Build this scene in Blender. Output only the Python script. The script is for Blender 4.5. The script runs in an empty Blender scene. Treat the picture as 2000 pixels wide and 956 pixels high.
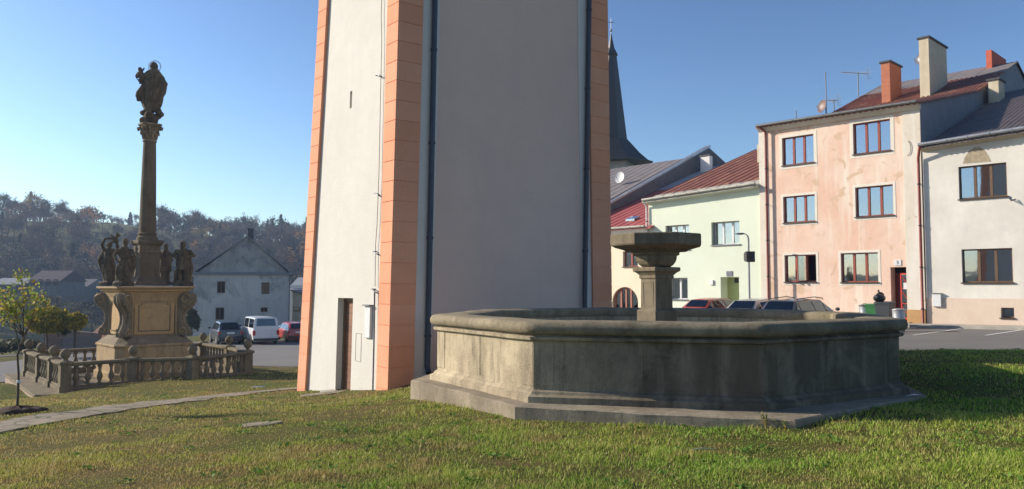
import bpy, bmesh, math, random
import numpy as np
from math import sin, cos, pi, radians, sqrt, atan2
from mathutils import Vector, Matrix, noise
from mathutils.geometry import delaunay_2d_cdt
random.seed(7); RNG = np.random.default_rng(7)
S = bpy.context.scene
C = S.collection
# ------------------------------------------------------------------ camera, sky, sun, exposure
PITCH = math.atan(82/1500)
cam = bpy.data.objects.new('camera', bpy.data.cameras.new('camera')); C.objects.link(cam)
cam.location = (0, 0, 1.6); cam.rotation_euler = (pi/2 + PITCH, 0, 0)
cam.data.lens = 27; cam.data.sensor_width = 36; cam.data.clip_end = 5000; cam.data.clip_start = .05
S.camera = cam
SUN_EL = radians(24); SUN_V = Vector((-.966, .272, 0)).normalized()
W = bpy.data.worlds.new('World'); S.world = W; W.use_nodes = True
wn = W.node_tree
sky = wn.nodes.new('ShaderNodeTexSky'); sky.sky_type = 'NISHITA'; sky.sun_disc = False
sky.sun_elevation = SUN_EL; sky.sun_rotation = atan2(SUN_V.x, SUN_V.y)
sky.altitude = 300; sky.air_density = 1.0; sky.dust_density = .6; sky.ozone_density = 2.2
bg = wn.nodes['Background']; bg.inputs['Strength'].default_value = .055
hs = wn.nodes.new('ShaderNodeGamma'); hs.inputs['Gamma'].default_value = 1.45
wn.links.new(sky.outputs[0], hs.inputs['Color']); wn.links.new(hs.outputs[0], bg.inputs[0])
sl = bpy.data.lights.new('sun', 'SUN'); sl.energy = 5.0; sl.angle = radians(.5); sl.color = (1, .90, .76)
so = bpy.data.objects.new('sun', sl); C.objects.link(so)
sd = Vector((SUN_V.x*cos(SUN_EL), SUN_V.y*cos(SUN_EL), sin(SUN_EL)))
so.rotation_euler = sd.to_track_quat('Z', 'Y').to_euler(); so.location = (-20, 10, 30)
S.view_settings.view_transform = 'Standard'; S.view_settings.look = 'None'
S.view_settings.exposure = 0.55; S.view_settings.gamma = 1
S.render.engine = 'CYCLES'

# ------------------------------------------------------------------ measuring helpers
EYE = Vector((0, 0, 1.6)); FP = 1500.0
def ray(x, y):
    u = (x-1000)/FP; v = (478-y)/FP
    return Vector((u, cos(PITCH)-v*sin(PITCH), sin(PITCH)+v*cos(PITCH)))
def U(x, y, Y):
    r = ray(x, y); return EYE + r*(Y/r.y)

# ------------------------------------------------------------------ terrain
CP = [(0,0,0),(-6,3,-.1),(6,4,.04),(0,6,0),(0,9.3,-.02),(-1.6,12.2,-.16),(-2.5,15.5,-.47),(-5.3,19,-.96),(-1.9,15.9,-.36),
 (1.5,8.6,.0),(3.1,8.3,.06),(4.6,9.0,.11),(6.1,10.2,.13),(5.4,8.4,.12),(7,10.8,.2),(8.5,12.8,.33),(7,13.6,.27),(10.3,15.5,.31),(8.3,16,.27),(6,16.3,.1),(13,17.5,.2),(12,19.3,-.05),(11,21.5,-.27),(8,21.5,-.3),(10.5,23,-.31),
 (14,27,-.3),(19,34.5,-.2),(26,28,-.1),(30,18,.1),(8,38,-.55),(9,45,-.55),(4.5,50,-.7),(2,24,-.55),(-3,28,-1.35),(4,20,-.3),
 (-8.2,12.7,-.47),(-7.5,11.1,-.42),(-4.5,6.8,-.15),(-12,8,-.5),(-13.9,23.4,-1.68),(-9.6,28.1,-1.58),(-9,31.4,-1.69),(-6.5,22.5,-1.25),
 (-10,20,-1.2),(-12.5,24.6,-1.5),(-18.9,29.2,-2.03),(-15.2,24,-1.86),(-17.6,26,-1.78),(-25.3,38,-2.25),(-28,44,-2.36),(-17.8,55,-2.54),
 (-24,60,-2.7),(-28,78,-3.1),(-10,55,-2.4),(-12,40,-2.05),(0,62,-1.6),(-60,80,-5),(-45,60,-4),(-50,30,-3.2),(-90,130,-9),(-30,120,-6),(10,120,-1),(60,100,2),(60,40,1),(60,0,.6),(-60,0,-2.5),(0,-50,0.5),(-22,20,-1.5),(-20,12,-1)]
_A = np.array(CP, float)
def _phi(r2): return np.sqrt(r2+4.0)
_K = _phi((_A[:,None,0]-_A[None,:,0])**2+(_A[:,None,1]-_A[None,:,1])**2)
_M = np.zeros((len(CP)+1,)*2); _M[:-1,:-1] = _K; _M[-1,:-1] = 1; _M[:-1,-1] = 1
_W = np.linalg.solve(_M, np.append(_A[:,2], 0))
RIDGE_B = [-2.5,-1.2,-.667,-.52,-.40,-.27,-.1,.2,1,3]
RIDGE_T = [.05,.060,.071,.0725,.060,.053,.04,.012,.01,.01]
def terr_np(X, Y):
    X = np.asarray(X, float); Y = np.asarray(Y, float)
    z = np.full(X.shape, _W[-1])
    for i in range(len(CP)):
        z += _W[i]*_phi((X-_A[i,0])**2+(Y-_A[i,1])**2)
    r = np.sqrt(X*X+Y*Y)
    t = np.clip((r-95)/60, 0, 1); t = t*t*(3-2*t)
    far = np.where(X < 0, -11.0+0*X, -3.0)
    far = -11+8*np.clip((X+20)/60, 0, 1)
    z = z*(1-t)+far*t
    b = X/np.maximum(np.abs(Y), 1)
    top = np.interp(b, RIDGE_B, RIDGE_T)*380*np.where(Y > 0, 1, .3)+1.6
    h = np.clip((r-170)/210, 0, 1); h = h*h*(3-2*h)
    z = z+(top-z)*h*(r > 170)
    z += .9*h*(np.sin(X*.03)+np.sin(Y*.023+X*.017))
    z -= np.clip(r-420, 0, 500)*.06
    return z
def terr(x, y): return float(terr_np(np.array([x]), np.array([y]))[0])
def hit(x, y, dz=0.0):
    r = ray(x, y); Ys = np.concatenate([np.arange(4, 60, .05), np.arange(60, 420, .5)])
    P = np.array(EYE)[None]+np.array(r)[None]*(Ys/r.y)[:, None]
    d = P[:,2]-(terr_np(P[:,0], P[:,1])+dz)
    i = np.argmax(d < 0)
    return Vector(P[i])

# ------------------------------------------------------------------ naming helpers
def tag(o, label=None, cat=None, group=None, kind=None):
    if label: o['label'] = label
    if cat: o['category'] = cat
    if group: o['group'] = group
    if kind: o['kind'] = kind
    return o
def thing(name, label, cat, loc=(0,0,0), rz=0, group=None):
    o = bpy.data.objects.new(name, None); C.objects.link(o); o.empty_display_size = .3
    o.location = loc; o.rotation_euler = (0, 0, rz)
    return tag(o, label, cat, group)
def link(name, me, m, parent=None, origin=None):
    if m is not None and len(me.materials) == 0: me.materials.append(m)
    o = bpy.data.objects.new(name, me); C.objects.link(o)
    if parent is not None:
        o.parent = parent
        if parent.type == 'EMPTY':
            o.matrix_parent_inverse = (Matrix.Translation(parent.location) @ parent.rotation_euler.to_matrix().to_4x4()).inverted()
    elif origin is not None:
        v = Vector(origin); me.transform(Matrix.Translation(-v)); o.location = v
    return o
def smooth(me, ang=40):
    me.shade_smooth()
    try: me.set_sharp_from_angle(angle=radians(ang))
    except Exception: pass
def bev(o, w=.01, seg=1):
    b = o.modifiers.new('bevel', 'BEVEL'); b.width = w; b.segments = seg; b.limit_method = 'ANGLE'; b.angle_limit = radians(35)
    return o
def kids(o): return [c for c in bpy.data.objects if c.parent is o]
def copy_tree(o, parent=None):
    c = o.copy(); C.objects.link(c); c.parent = parent
    for ch in kids(o):
        if ch is not c: copy_tree(ch, c)
    return c

class MB:
    def __init__(s): s.v = []; s.f = []
    def add(s, vs, fs):
        b = len(s.v); s.v += [tuple(p) for p in vs]; s.f += [tuple(i+b for i in f) for f in fs]; return s
    def hexa(s, p):      # 8 points, bottom loop then top loop
        return s.add(p, [(3,2,1,0),(4,5,6,7),(0,1,5,4),(1,2,6,5),(2,3,7,6),(3,0,4,7)])
    def box(s, c, d, rz=0, M=None):
        x, y, z = d[0]/2, d[1]/2, d[2]/2
        ps = [Vector(q) for q in ((-x,-y,-z),(x,-y,-z),(x,y,-z),(-x,y,-z),(-x,-y,z),(x,-y,z),(x,y,z),(-x,y,z))]
        R = M if M is not None else Matrix.Rotation(rz, 3, 'Z')
        return s.hexa([R @ q + Vector(c) for q in ps])
    def quad(s, a, b, c, d): return s.add([a, b, c, d], [(0,1,2,3)])
    def prism(s, poly, off):   # poly: list of 3D points, extruded by off
        n = len(poly); off = Vector(off)
        vs = [Vector(p) for p in poly]+[Vector(p)+off for p in poly]
        return s.add(vs, [tuple(range(n))[::-1], tuple(range(n, 2*n))]+[(i, (i+1) % n, (i+1) % n+n, i+n) for i in range(n)])
    def loft(s, rings, close=True, cap=True):
        n = len(rings[0]); vs = [p for r in rings for p in r]; fs = []
        for k in range(len(rings)-1):
            for i in range(n if close else n-1):
                j = (i+1) % n; fs.append((k*n+i, k*n+j, (k+1)*n+j, (k+1)*n+i))
        if cap: fs += [tuple(range(n))[::-1], tuple((len(rings)-1)*n+i for i in range(n))]
        return s.add(vs, fs)
    def lathe(s, prof, c=(0,0,0), n=16, ph=0, ax=None, sc=(1,1)):
        c = Vector(c)
        rings = [[c+Vector((r*cos(ph+2*pi*i/n)*sc[0], r*sin(ph+2*pi*i/n)*sc[1], z)) for i in range(n)] for r, z in prof]
        if ax is not None:
            q = Vector((0,0,1)).rotation_difference(Vector(ax))
            rings = [[c+q @ (p-c) for p in r] for r in rings]
        return s.loft(rings)
    def tube(s, pts, r, n=6):
        pts = [Vector(p) for p in pts]; rs = r if isinstance(r, (list, tuple)) else [r]*len(pts); rings = []
        t0 = (pts[1]-pts[0]).normalized(); a = t0.orthogonal().normalized()
        for i, p in enumerate(pts):
            t = (pts[min(i+1, len(pts)-1)]-pts[max(i-1, 0)]).normalized()
            a = (a-t*a.dot(t)); a = a.normalized() if a.length > 1e-6 else t.orthogonal().normalized()
            b = t.cross(a)
            rings.append([p+(a*cos(2*pi*k/n)+b*sin(2*pi*k/n))*rs[i] for k in range(n)])
        return s.loft(rings)
    def ell(s, c, r, n=12, m=8, M=None):
        c = Vector(c); rings = []
        for j in range(1, m):
            th = pi*j/m
            ring = [Vector((r[0]*sin(th)*cos(2*pi*i/n), r[1]*sin(th)*sin(2*pi*i/n), -r[2]*cos(th))) for i in range(n)]
            rings.append([c+(M @ p if M is not None else p) for p in ring])
        b = len(s.v); s.loft(rings, cap=False)
        lo = c+(M @ Vector((0,0,-r[2])) if M is not None else Vector((0,0,-r[2]))); hi = c+(M @ Vector((0,0,r[2])) if M is not None else Vector((0,0,r[2])))
        s.v += [tuple(lo), tuple(hi)]; L = len(s.v)-2; k = b+(m-2)*n
        s.f += [(b+(i+1) % n, b+i, L) for i in range(n)]+[(k+i, k+(i+1) % n, L+1) for i in range(n)]
        return s
    def mesh(s, name='m'):
        me = bpy.data.meshes.new(name); me.from_pydata(s.v, [], s.f)
        bm = bmesh.new(); bm.from_mesh(me); bmesh.ops.recalc_face_normals(bm, faces=bm.faces); bm.to_mesh(me); bm.free()
        return me
    def build(s, name, m, parent=None, sm=False, origin=None, bevel=0):
        me = s.mesh(name)
        if sm: smooth(me, sm if sm is not True else 40)
        o = link(name, me, m, parent, origin)
        if bevel: bev(o, bevel)
        return o
def np_mesh(name, V, Fc):
    V = np.ascontiguousarray(V, np.float32); Fc = np.ascontiguousarray(Fc, np.int32)
    me = bpy.data.meshes.new(name); n, k = Fc.shape
    me.vertices.add(len(V)); me.vertices.foreach_set('co', V.ravel())
    me.loops.add(n*k); me.loops.foreach_set('vertex_index', Fc.ravel())
    me.polygons.add(n); me.polygons.foreach_set('loop_start', np.arange(0, n*k, k, dtype=np.int32))
    try: me.polygons.foreach_set('loop_total', np.full(n, k, np.int32))
    except Exception: pass
    me.update(calc_edges=True); me.validate(); return me

# ------------------------------------------------------------------ materials
def _new(name):
    m = bpy.data.materials.new(name); m.use_nodes = True; nt = m.node_tree
    return m, nt, nt.nodes['Principled BSDF']
def N(nt, t, **kw):
    n = nt.nodes.new(t)
    for k, v in kw.items():
        if hasattr(n, k): setattr(n, k, v)
        else: n.inputs[k].default_value = v
    return n
def coords(nt, scale=(1,1,1), rz=0):
    tc = nt.nodes.new('ShaderNodeTexCoord'); mp = nt.nodes.new('ShaderNodeMapping')
    mp.inputs['Scale'].default_value = scale; mp.inputs['Rotation'].default_value = (0, 0, rz)
    nt.links.new(tc.outputs['Object'], mp.inputs[0]); return mp.outputs[0]
def mixc(nt, fac, a, b, mode='MIX'):
    n = nt.nodes.new('ShaderNodeMix'); n.data_type = 'RGBA'; n.blend_type = mode
    for sock, v in ((n.inputs[0], fac), (n.inputs[6], a), (n.inputs[7], b)):
        if isinstance(v, bpy.types.NodeSocket): nt.links.new(v, sock)
        elif isinstance(v, (int, float)): sock.default_value = v
        else: sock.default_value = (*v[:3], 1)
    return n.outputs[2]
def ramp(nt, s, a, b, lo=0.0, hi=1.0):
    n = nt.nodes.new('ShaderNodeMapRange'); n.inputs[1].default_value = a; n.inputs[2].default_value = b
    n.inputs[3].default_value = lo; n.inputs[4].default_value = hi; n.clamp = True
    nt.links.new(s, n.inputs[0]); return n.outputs[0]
def noise_(nt, scale, detail=5, co=None, rough=.55, dist=0):
    n = nt.nodes.new('ShaderNodeTexNoise'); n.inputs['Scale'].default_value = scale; n.inputs['Detail'].default_value = detail
    n.inputs['Roughness'].default_value = rough; n.inputs['Distortion'].default_value = dist
    nt.links.new(co if co is not None else coords(nt), n.inputs[0]); return n.outputs[0]
def bump(nt, p, h, strength=.4, dist=.02):
    b = nt.nodes.new('ShaderNodeBump'); b.inputs['Strength'].default_value = strength; b.inputs['Distance'].default_value = dist
    nt.links.new(h, b.inputs['Height'])
    nt.links.new(b.outputs[0], p.inputs['Normal'])
def plaster(name, c1, c2=None, sc=.5, patch=None, patch_t=(.62,.66), patch_sc=.9, streak=None, streak_a=.5, speck=.06, rough=.92, bmp=.35, bs=30, bd=.01, low=None):
    m, nt, p = _new(name)
    c2 = c2 or tuple(c*.85 for c in c1)
    col = mixc(nt, ramp(nt, noise_(nt, sc, 6), .35, .65), c1, c2)
    col = mixc(nt, ramp(nt, noise_(nt, sc*7, 5), .3, .7, 0, speck*4), col, tuple(c*.7 for c in c1))
    if streak:
        st = noise_(nt, 1.0, 6, coords(nt, (2.6, 2.6, .22)), .65)
        col = mixc(nt, ramp(nt, st, .5, .72, 0, streak_a), col, streak)
    if patch:
        col = mixc(nt, ramp(nt, noise_(nt, patch_sc, 7, None, .6, .6), *patch_t), col, patch)
    nt.links.new(col, p.inputs['Base Color']); p.inputs['Roughness'].default_value = rough
    h = noise_(nt, bs, 6, None, .7)
    bump(nt, p, h, bmp, bd)
    return m
def simple(name, c, rough=.6, metal=0, var=.15, sc=8, bmp=0, spec=None):
    m, nt, p = _new(name)
    col = mixc(nt, ramp(nt, noise_(nt, sc, 4), .3, .7), c, tuple(x*(1-var) for x in c))
    nt.links.new(col, p.inputs['Base Color']); p.inputs['Roughness'].default_value = rough; p.inputs['Metallic'].default_value = metal
    if spec is not None: p.inputs['Specular IOR Level'].default_value = spec
    if bmp: bump(nt, p, noise_(nt, sc*4, 4), bmp, .01)
    return m
def paint(name, c, coat=.6, rough=.35):
    m, nt, p = _new(name)
    col = mixc(nt, ramp(nt, noise_(nt, 3, 5), .4, .75, 0, .35), c, tuple(x*.7+.03 for x in c))
    nt.links.new(col, p.inputs['Base Color']); p.inputs['Roughness'].default_value = rough
    p.inputs['Coat Weight'].default_value = coat; p.inputs['Coat Roughness'].default_value = .08
    return m
def glass(name, tint=(.55,.6,.62), refl=.22, thru=.75):
    m, nt, p = _new(name); nt.nodes.remove(p)
    out = nt.nodes['Material Output']
    tr = nt.nodes.new('ShaderNodeBsdfTransparent'); tr.inputs[0].default_value = (tint[0]*thru, tint[1]*thru, tint[2]*thru, 1)
    gl = nt.nodes.new('ShaderNodeBsdfGlossy'); gl.inputs['Roughness'].default_value = .03; gl.inputs[0].default_value = (.9,.95,1,1)
    lw = nt.nodes.new('ShaderNodeFresnel'); lw.inputs[0].default_value = 1.5
    bn = nt.nodes.new('ShaderNodeBump'); bn.inputs['Strength'].default_value = .08; bn.inputs['Distance'].default_value = .02
    nt.links.new(noise_(nt, 1.3, 2), bn.inputs['Height']); nt.links.new(bn.outputs[0], gl.inputs['Normal'])
    f = nt.nodes.new('ShaderNodeMath'); f.operation = 'MULTIPLY_ADD'; f.inputs[1].default_value = 1.3; f.inputs[2].default_value = refl; f.use_clamp = True
    nt.links.new(lw.outputs[0], f.inputs[0])
    mx = nt.nodes.new('ShaderNodeMixShader'); nt.links.new(f.outputs[0], mx.inputs[0]); nt.links.new(tr.outputs[0], mx.inputs[1]); nt.links.new(gl.outputs[0], mx.inputs[2])
    nt.links.new(mx.outputs[0], out.inputs[0]); return m
def leafm(name, c1, c2, c3=None, sc=2.0, trans=.3):
    m, nt, p = _new(name)
    ge = nt.nodes.new('ShaderNodeNewGeometry')
    col = mixc(nt, ramp(nt, noise_(nt, sc, 3), .35, .65), c1, c2)
    if c3: col = mixc(nt, ramp(nt, ge.outputs['Random Per Island'], .55, .9), col, c3)
    else: col = mixc(nt, ramp(nt, ge.outputs['Random Per Island'], .3, 1, 0, .6), col, tuple(x*.55 for x in c1))
    nt.links.new(col, p.inputs['Base Color']); p.inputs['Roughness'].default_value = .7; p.inputs['Specular IOR Level'].default_value = .25
    out = nt.nodes['Material Output']; t = nt.nodes.new('ShaderNodeBsdfTranslucent'); nt.links.new(col, t.inputs[0])
    mx = nt.nodes.new('ShaderNodeMixShader'); mx.inputs[0].default_value = trans
    nt.links.new(p.outputs[0], mx.inputs[1]); nt.links.new(t.outputs[0], mx.inputs[2]); nt.links.new(mx.outputs[0], out.inputs[0])
    return m

def stone(name, c1, c2, dark, streak_a=.75, moss=None, sc=1.2, bmp=.6):
    m, nt, p = _new(name)
    col = mixc(nt, ramp(nt, noise_(nt, sc, 7, None, .62), .38, .62), c1, c2)
    st = noise_(nt, 1.0, 8, coords(nt, (2.4, 2.4, .9)), .68, .5)
    col = mixc(nt, ramp(nt, st, .46, .70, 0, streak_a), col, dark)
    st2 = noise_(nt, 1.0, 7, coords(nt, (9, 9, 1.2)), .72)
    col = mixc(nt, ramp(nt, st2, .5, .68, 0, streak_a*.8), col, tuple(x*.7 for x in dark))
    bl = noise_(nt, 3.5, 8, None, .7, .4)
    col = mixc(nt, ramp(nt, bl, .52, .66, 0, .6), col, tuple(x*.55 for x in c1))
    if moss: col = mixc(nt, ramp(nt, noise_(nt, 2.1, 7, None, .65), .56, .7, 0, .7), col, moss)
    col = mixc(nt, ramp(nt, noise_(nt, 60, 3), .35, .65, 0, .25), col, tuple(min(1, x*1.5) for x in c1))
    nt.links.new(col, p.inputs['Base Color']); p.inputs['Roughness'].default_value = .95; p.inputs['Specular IOR Level'].default_value = .2
    a = noise_(nt, 11, 9, None, .8)
    bump(nt, p, a, bmp, .03); return m

def mat_grass():
    m, nt, p = _new('lawn_ground')
    n1 = noise_(nt, .35, 6); n2 = noise_(nt, 2.2, 6, None, .65); n3 = noise_(nt, 40, 4, None, .7)
    col = mixc(nt, ramp(nt, n1, .38, .62), (.09,.115,.02), (.15,.125,.04))
    col = mixc(nt, ramp(nt, n2, .48, .68, 0, .85), col, (.20,.125,.06))
    col = mixc(nt, ramp(nt, n3, .35, .7, 0, .6), col, (.04,.05,.012))
    nt.links.new(col, p.inputs['Base Color']); p.inputs['Roughness'].default_value = 1; p.inputs['Specular IOR Level'].default_value = .1
    bump(nt, p, n3, .9, .05); return m
def mat_blades():
    m, nt, p = _new('grass_blades')
    ge = nt.nodes.new('ShaderNodeNewGeometry')
    n1 = noise_(nt, .35, 6); n2 = noise_(nt, 1.7, 6, None, .65)
    sx = nt.nodes.new('ShaderNodeSeparateXYZ'); nt.links.new(coords(nt), sx.inputs[0])
    dry = ramp(nt, sx.outputs[0], -6, 2.5, 1, 0)
    col = mixc(nt, ramp(nt, n1, .38, .62), (.20,.37,.03), (.37,.46,.06))
    col = mixc(nt, ramp(nt, n1, .3, .7, .3, 1), col, mixc(nt, dry, col, (.46,.36,.09)))
    ma = nt.nodes.new('ShaderNodeMath'); ma.operation = 'MULTIPLY_ADD'; nt.links.new(dry, ma.inputs[0]); ma.inputs[1].default_value = .13; nt.links.new(n2, ma.inputs[2])
    mb_ = nt.nodes.new('ShaderNodeMath'); mb_.operation = 'ADD'; nt.links.new(ma.outputs[0], mb_.inputs[0]); nt.links.new(ramp(nt, noise_(nt, .55, 4), .3, .7, -.07, .07), mb_.inputs[1])
    col = mixc(nt, ramp(nt, mb_.outputs[0], .52, .66, 0, .85), col, (.40,.265,.11))
    col = mixc(nt, ramp(nt, ge.outputs['Random Per Island'], .6, .95, 0, .8), col, (.55,.46,.18))
    col = mixc(nt, ramp(nt, ge.outputs['Random Per Island'], .25, .0, 0, .75), col, (.09,.20,.02))
    nt.links.new(col, p.inputs['Base Color']); p.inputs['Roughness'].default_value = .6; p.inputs['Specular IOR Level'].default_value = .3
    out = nt.nodes['Material Output']; t = nt.nodes.new('ShaderNodeBsdfTranslucent'); nt.links.new(col, t.inputs[0])
    mx = nt.nodes.new('ShaderNodeMixShader'); mx.inputs[0].default_value = .35
    nt.links.new(p.outputs[0], mx.inputs[1]); nt.links.new(t.outputs[0], mx.inputs[2]); nt.links.new(mx.outputs[0], out.inputs[0])
    return m
def mat_asphalt():
    m, nt, p = _new('asphalt')
    col = mixc(nt, ramp(nt, noise_(nt, .25, 6), .35, .65), (.115,.105,.095), (.15,.138,.125))
    col = mixc(nt, ramp(nt, noise_(nt, 1.0, 6, coords(nt, (.5,2.5,1), .4)), .5, .7, 0, .5), col, (.09,.085,.08))
    col = mixc(nt, ramp(nt, noise_(nt, 90, 3), .4, .6, 0, .4), col, (.2,.19,.175))
    nt.links.new(col, p.inputs['Base Color']); p.inputs['Roughness'].default_value = .9
    bump(nt, p, noise_(nt, 120, 3), .4, .01); return m
def mat_brick(name, c1, c2, mortar, rz, w=.25, h=.075):
    m, nt, p = _new(name)
    sx = nt.nodes.new('ShaderNodeSeparateXYZ'); nt.links.new(coords(nt, (1,1,1), rz), sx.inputs[0])
    ad = nt.nodes.new('ShaderNodeMath'); ad.operation = 'ADD'; nt.links.new(sx.outputs[0], ad.inputs[0]); nt.links.new(sx.outputs[1], ad.inputs[1])
    cb = nt.nodes.new('ShaderNodeCombineXYZ'); nt.links.new(ad.outputs[0], cb.inputs[0]); nt.links.new(sx.outputs[2], cb.inputs[1])
    b = nt.nodes.new('ShaderNodeTexBrick'); nt.links.new(cb.outputs[0], b.inputs[0])
    b.inputs['Color1'].default_value = (*c1, 1); b.inputs['Color2'].default_value = (*c2, 1); b.inputs['Mortar'].default_value = (*mortar, 1)
    b.inputs['Scale'].default_value = 1; b.inputs['Brick Width'].default_value = w; b.inputs['Row Height'].default_value = h; b.inputs['Mortar Size'].default_value = .008
    nt.links.new(b.outputs[0], p.inputs['Base Color']); p.inputs['Roughness'].default_value = .9; return m
def mat_wood():
    m, nt, p = _new('brown_door_wood')
    sx = nt.nodes.new('ShaderNodeSeparateXYZ'); nt.links.new(coords(nt), sx.inputs[0])
    wv = nt.nodes.new('ShaderNodeMath'); wv.operation = 'MULTIPLY'; wv.inputs[1].default_value = 1/.14; nt.links.new(sx.outputs[2], wv.inputs[0])
    fr = nt.nodes.new('ShaderNodeMath'); fr.operation = 'FRACT'; nt.links.new(wv.outputs[0], fr.inputs[0])
    g = noise_(nt, 1, 6, coords(nt, (3,3,26)))
    col = mixc(nt, ramp(nt, g, .35, .65), (.21,.085,.035), (.12,.045,.018))
    fl = nt.nodes.new('ShaderNodeMath'); fl.operation = 'FLOOR'; nt.links.new(wv.outputs[0], fl.inputs[0])
    wn_ = nt.nodes.new('ShaderNodeTexWhiteNoise'); wn_.noise_dimensions = '1D'; nt.links.new(fl.outputs[0], wn_.inputs['W'])
    col = mixc(nt, ramp(nt, wn_.outputs[0], 0, 1, 0, .5), col, (.26,.12,.055))
    col = mixc(nt, ramp(nt, fr.outputs[0], .06, .02), col, (.03,.012,.006))
    nt.links.new(col, p.inputs['Base Color']); p.inputs['Roughness'].default_value = .6
    return m

M = {}
M['ground'] = mat_grass(); M['blades'] = mat_blades(); M['asphalt'] = mat_asphalt()
M['cream'] = plaster('cream_render', (.655,.625,.565), (.61,.58,.52), .5, patch=(.60,.565,.49), patch_t=(.6,.75), patch_sc=.7, streak=(.56,.53,.47), streak_a=.35, bs=14, bmp=.35, bd=.02, speck=.05)
M['cream_shade'] = M['cream']
M['shade_tint_wall'] = plaster('shade_tinted_render', (.76,.54,.435), (.72,.505,.405), .3, patch=(.68,.48,.40), patch_t=(.5,.8), patch_sc=.4, streak=(.60,.43,.37), streak_a=.15, bs=14, bmp=.35, bd=.02, speck=.05)  # tower's cream render again, with the warm tone of shade mixed into its colour
M['pale_band'] = plaster('pale_band_render', (.70,.64,.58), (.66,.60,.55), .8, bs=22, bmp=.3, speck=.03)
M['orange'] = plaster('orange_quoin_paint', (.80,.345,.19), (.74,.30,.16), .9, streak=(.64,.29,.18), streak_a=.35, bs=18, bmp=.4, bd=.02, speck=.05)
def block_tone(m, h, z0, amt):
    nt = m.node_tree; p = nt.nodes['Principled BSDF']; src = p.inputs['Base Color'].links[0].from_socket
    sx = nt.nodes.new('ShaderNodeSeparateXYZ'); nt.links.new(coords(nt), sx.inputs[0])
    a = nt.nodes.new('ShaderNodeMath'); a.operation = 'SUBTRACT'; a.inputs[1].default_value = z0; nt.links.new(sx.outputs[2], a.inputs[0])
    b = nt.nodes.new('ShaderNodeMath'); b.operation = 'DIVIDE'; b.inputs[1].default_value = h; nt.links.new(a.outputs[0], b.inputs[0])
    f = nt.nodes.new('ShaderNodeMath'); f.operation = 'FLOOR'; nt.links.new(b.outputs[0], f.inputs[0])
    w = nt.nodes.new('ShaderNodeTexWhiteNoise'); w.noise_dimensions = '1D'; nt.links.new(f.outputs[0], w.inputs['W'])
    nt.links.new(mixc(nt, ramp(nt, w.outputs[0], 0, 1, 0, amt), src, (.86,.47,.31)), p.inputs['Base Color'])
block_tone(M['orange'], .425, -.456, .22)
M['fount'] = stone('fountain_stone', (.50,.42,.285), (.33,.265,.18), (.10,.082,.058), .8, None, 1.2, .6)
def shade_side_crust(m, c, amt):   # dark crust and lime runs, also painting shade onto the basin's unlit faces
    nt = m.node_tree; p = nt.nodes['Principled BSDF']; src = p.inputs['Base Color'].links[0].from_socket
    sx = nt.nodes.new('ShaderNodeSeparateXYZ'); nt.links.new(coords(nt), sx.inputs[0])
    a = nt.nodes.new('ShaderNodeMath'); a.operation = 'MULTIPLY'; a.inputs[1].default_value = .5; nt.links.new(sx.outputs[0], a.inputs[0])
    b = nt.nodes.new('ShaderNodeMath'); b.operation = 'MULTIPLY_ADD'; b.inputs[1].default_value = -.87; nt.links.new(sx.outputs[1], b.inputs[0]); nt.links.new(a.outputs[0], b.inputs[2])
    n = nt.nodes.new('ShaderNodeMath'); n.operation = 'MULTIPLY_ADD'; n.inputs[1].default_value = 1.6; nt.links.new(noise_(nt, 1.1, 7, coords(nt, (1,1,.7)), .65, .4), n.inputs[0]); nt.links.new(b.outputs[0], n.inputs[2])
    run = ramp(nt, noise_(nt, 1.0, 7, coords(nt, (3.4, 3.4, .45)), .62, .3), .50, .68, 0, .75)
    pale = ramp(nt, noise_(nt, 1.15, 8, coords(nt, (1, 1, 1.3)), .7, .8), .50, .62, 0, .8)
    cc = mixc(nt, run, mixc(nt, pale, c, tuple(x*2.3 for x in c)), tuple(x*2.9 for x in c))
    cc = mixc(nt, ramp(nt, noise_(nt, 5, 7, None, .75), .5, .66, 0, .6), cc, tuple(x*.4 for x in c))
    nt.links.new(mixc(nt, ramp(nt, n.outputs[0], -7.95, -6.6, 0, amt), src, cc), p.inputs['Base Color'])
shade_side_crust(M['fount'], (.085,.07,.052), .9)
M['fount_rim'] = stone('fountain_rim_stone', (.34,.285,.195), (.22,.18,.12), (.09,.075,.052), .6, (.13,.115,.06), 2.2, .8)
shade_side_crust(M['fount_rim'], (.10,.088,.062), .6)
M['fount_plinth'] = stone('fountain_plinth_stone', (.33,.275,.20), (.22,.18,.13), (.09,.075,.055), .6, (.12,.105,.05))
M['fount_col'] = stone('fountain_column_stone', (.21,.17,.115), (.14,.115,.077), (.055,.045,.032), .7, (.10,.095,.05))
M['sand'] = stone('sandstone', (.42,.30,.165), (.34,.24,.13), (.12,.095,.065), .55, sc=.9)
M['shaft'] = stone('weathered_shaft_stone', (.165,.132,.092), (.12,.096,.067), (.05,.042,.032), .6, None, 1.5)
M['sand_grey'] = stone('grey_sandstone', (.26,.21,.145), (.18,.145,.10), (.075,.062,.045), .7, (.09,.085,.05), 2)
M['panel'] = stone('ochre_sandstone_panel', (.46,.31,.155), (.40,.28,.155), (.25,.19,.12), .3, sc=1.5)
M['statue'] = stone('statue_stone', (.16,.127,.086), (.07,.057,.042), (.022,.019,.016), .95, None, 4)
M['bal'] = stone('balustrade_stone', (.23,.19,.125), (.15,.122,.08), (.055,.046,.032), .6, (.13,.125,.06), 3)
M['lead'] = simple('lead_flashing', (.35,.36,.38), .35, .6)
M['rubble'] = mat_brick('rubble_stone', (.36,.25,.19), (.24,.17,.13), (.33,.29,.23), radians(45), .42, .22)
M['dirt'] = simple('dark_mulch', (.07,.035,.02), .95, 0, .5, 20, .8)
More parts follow.
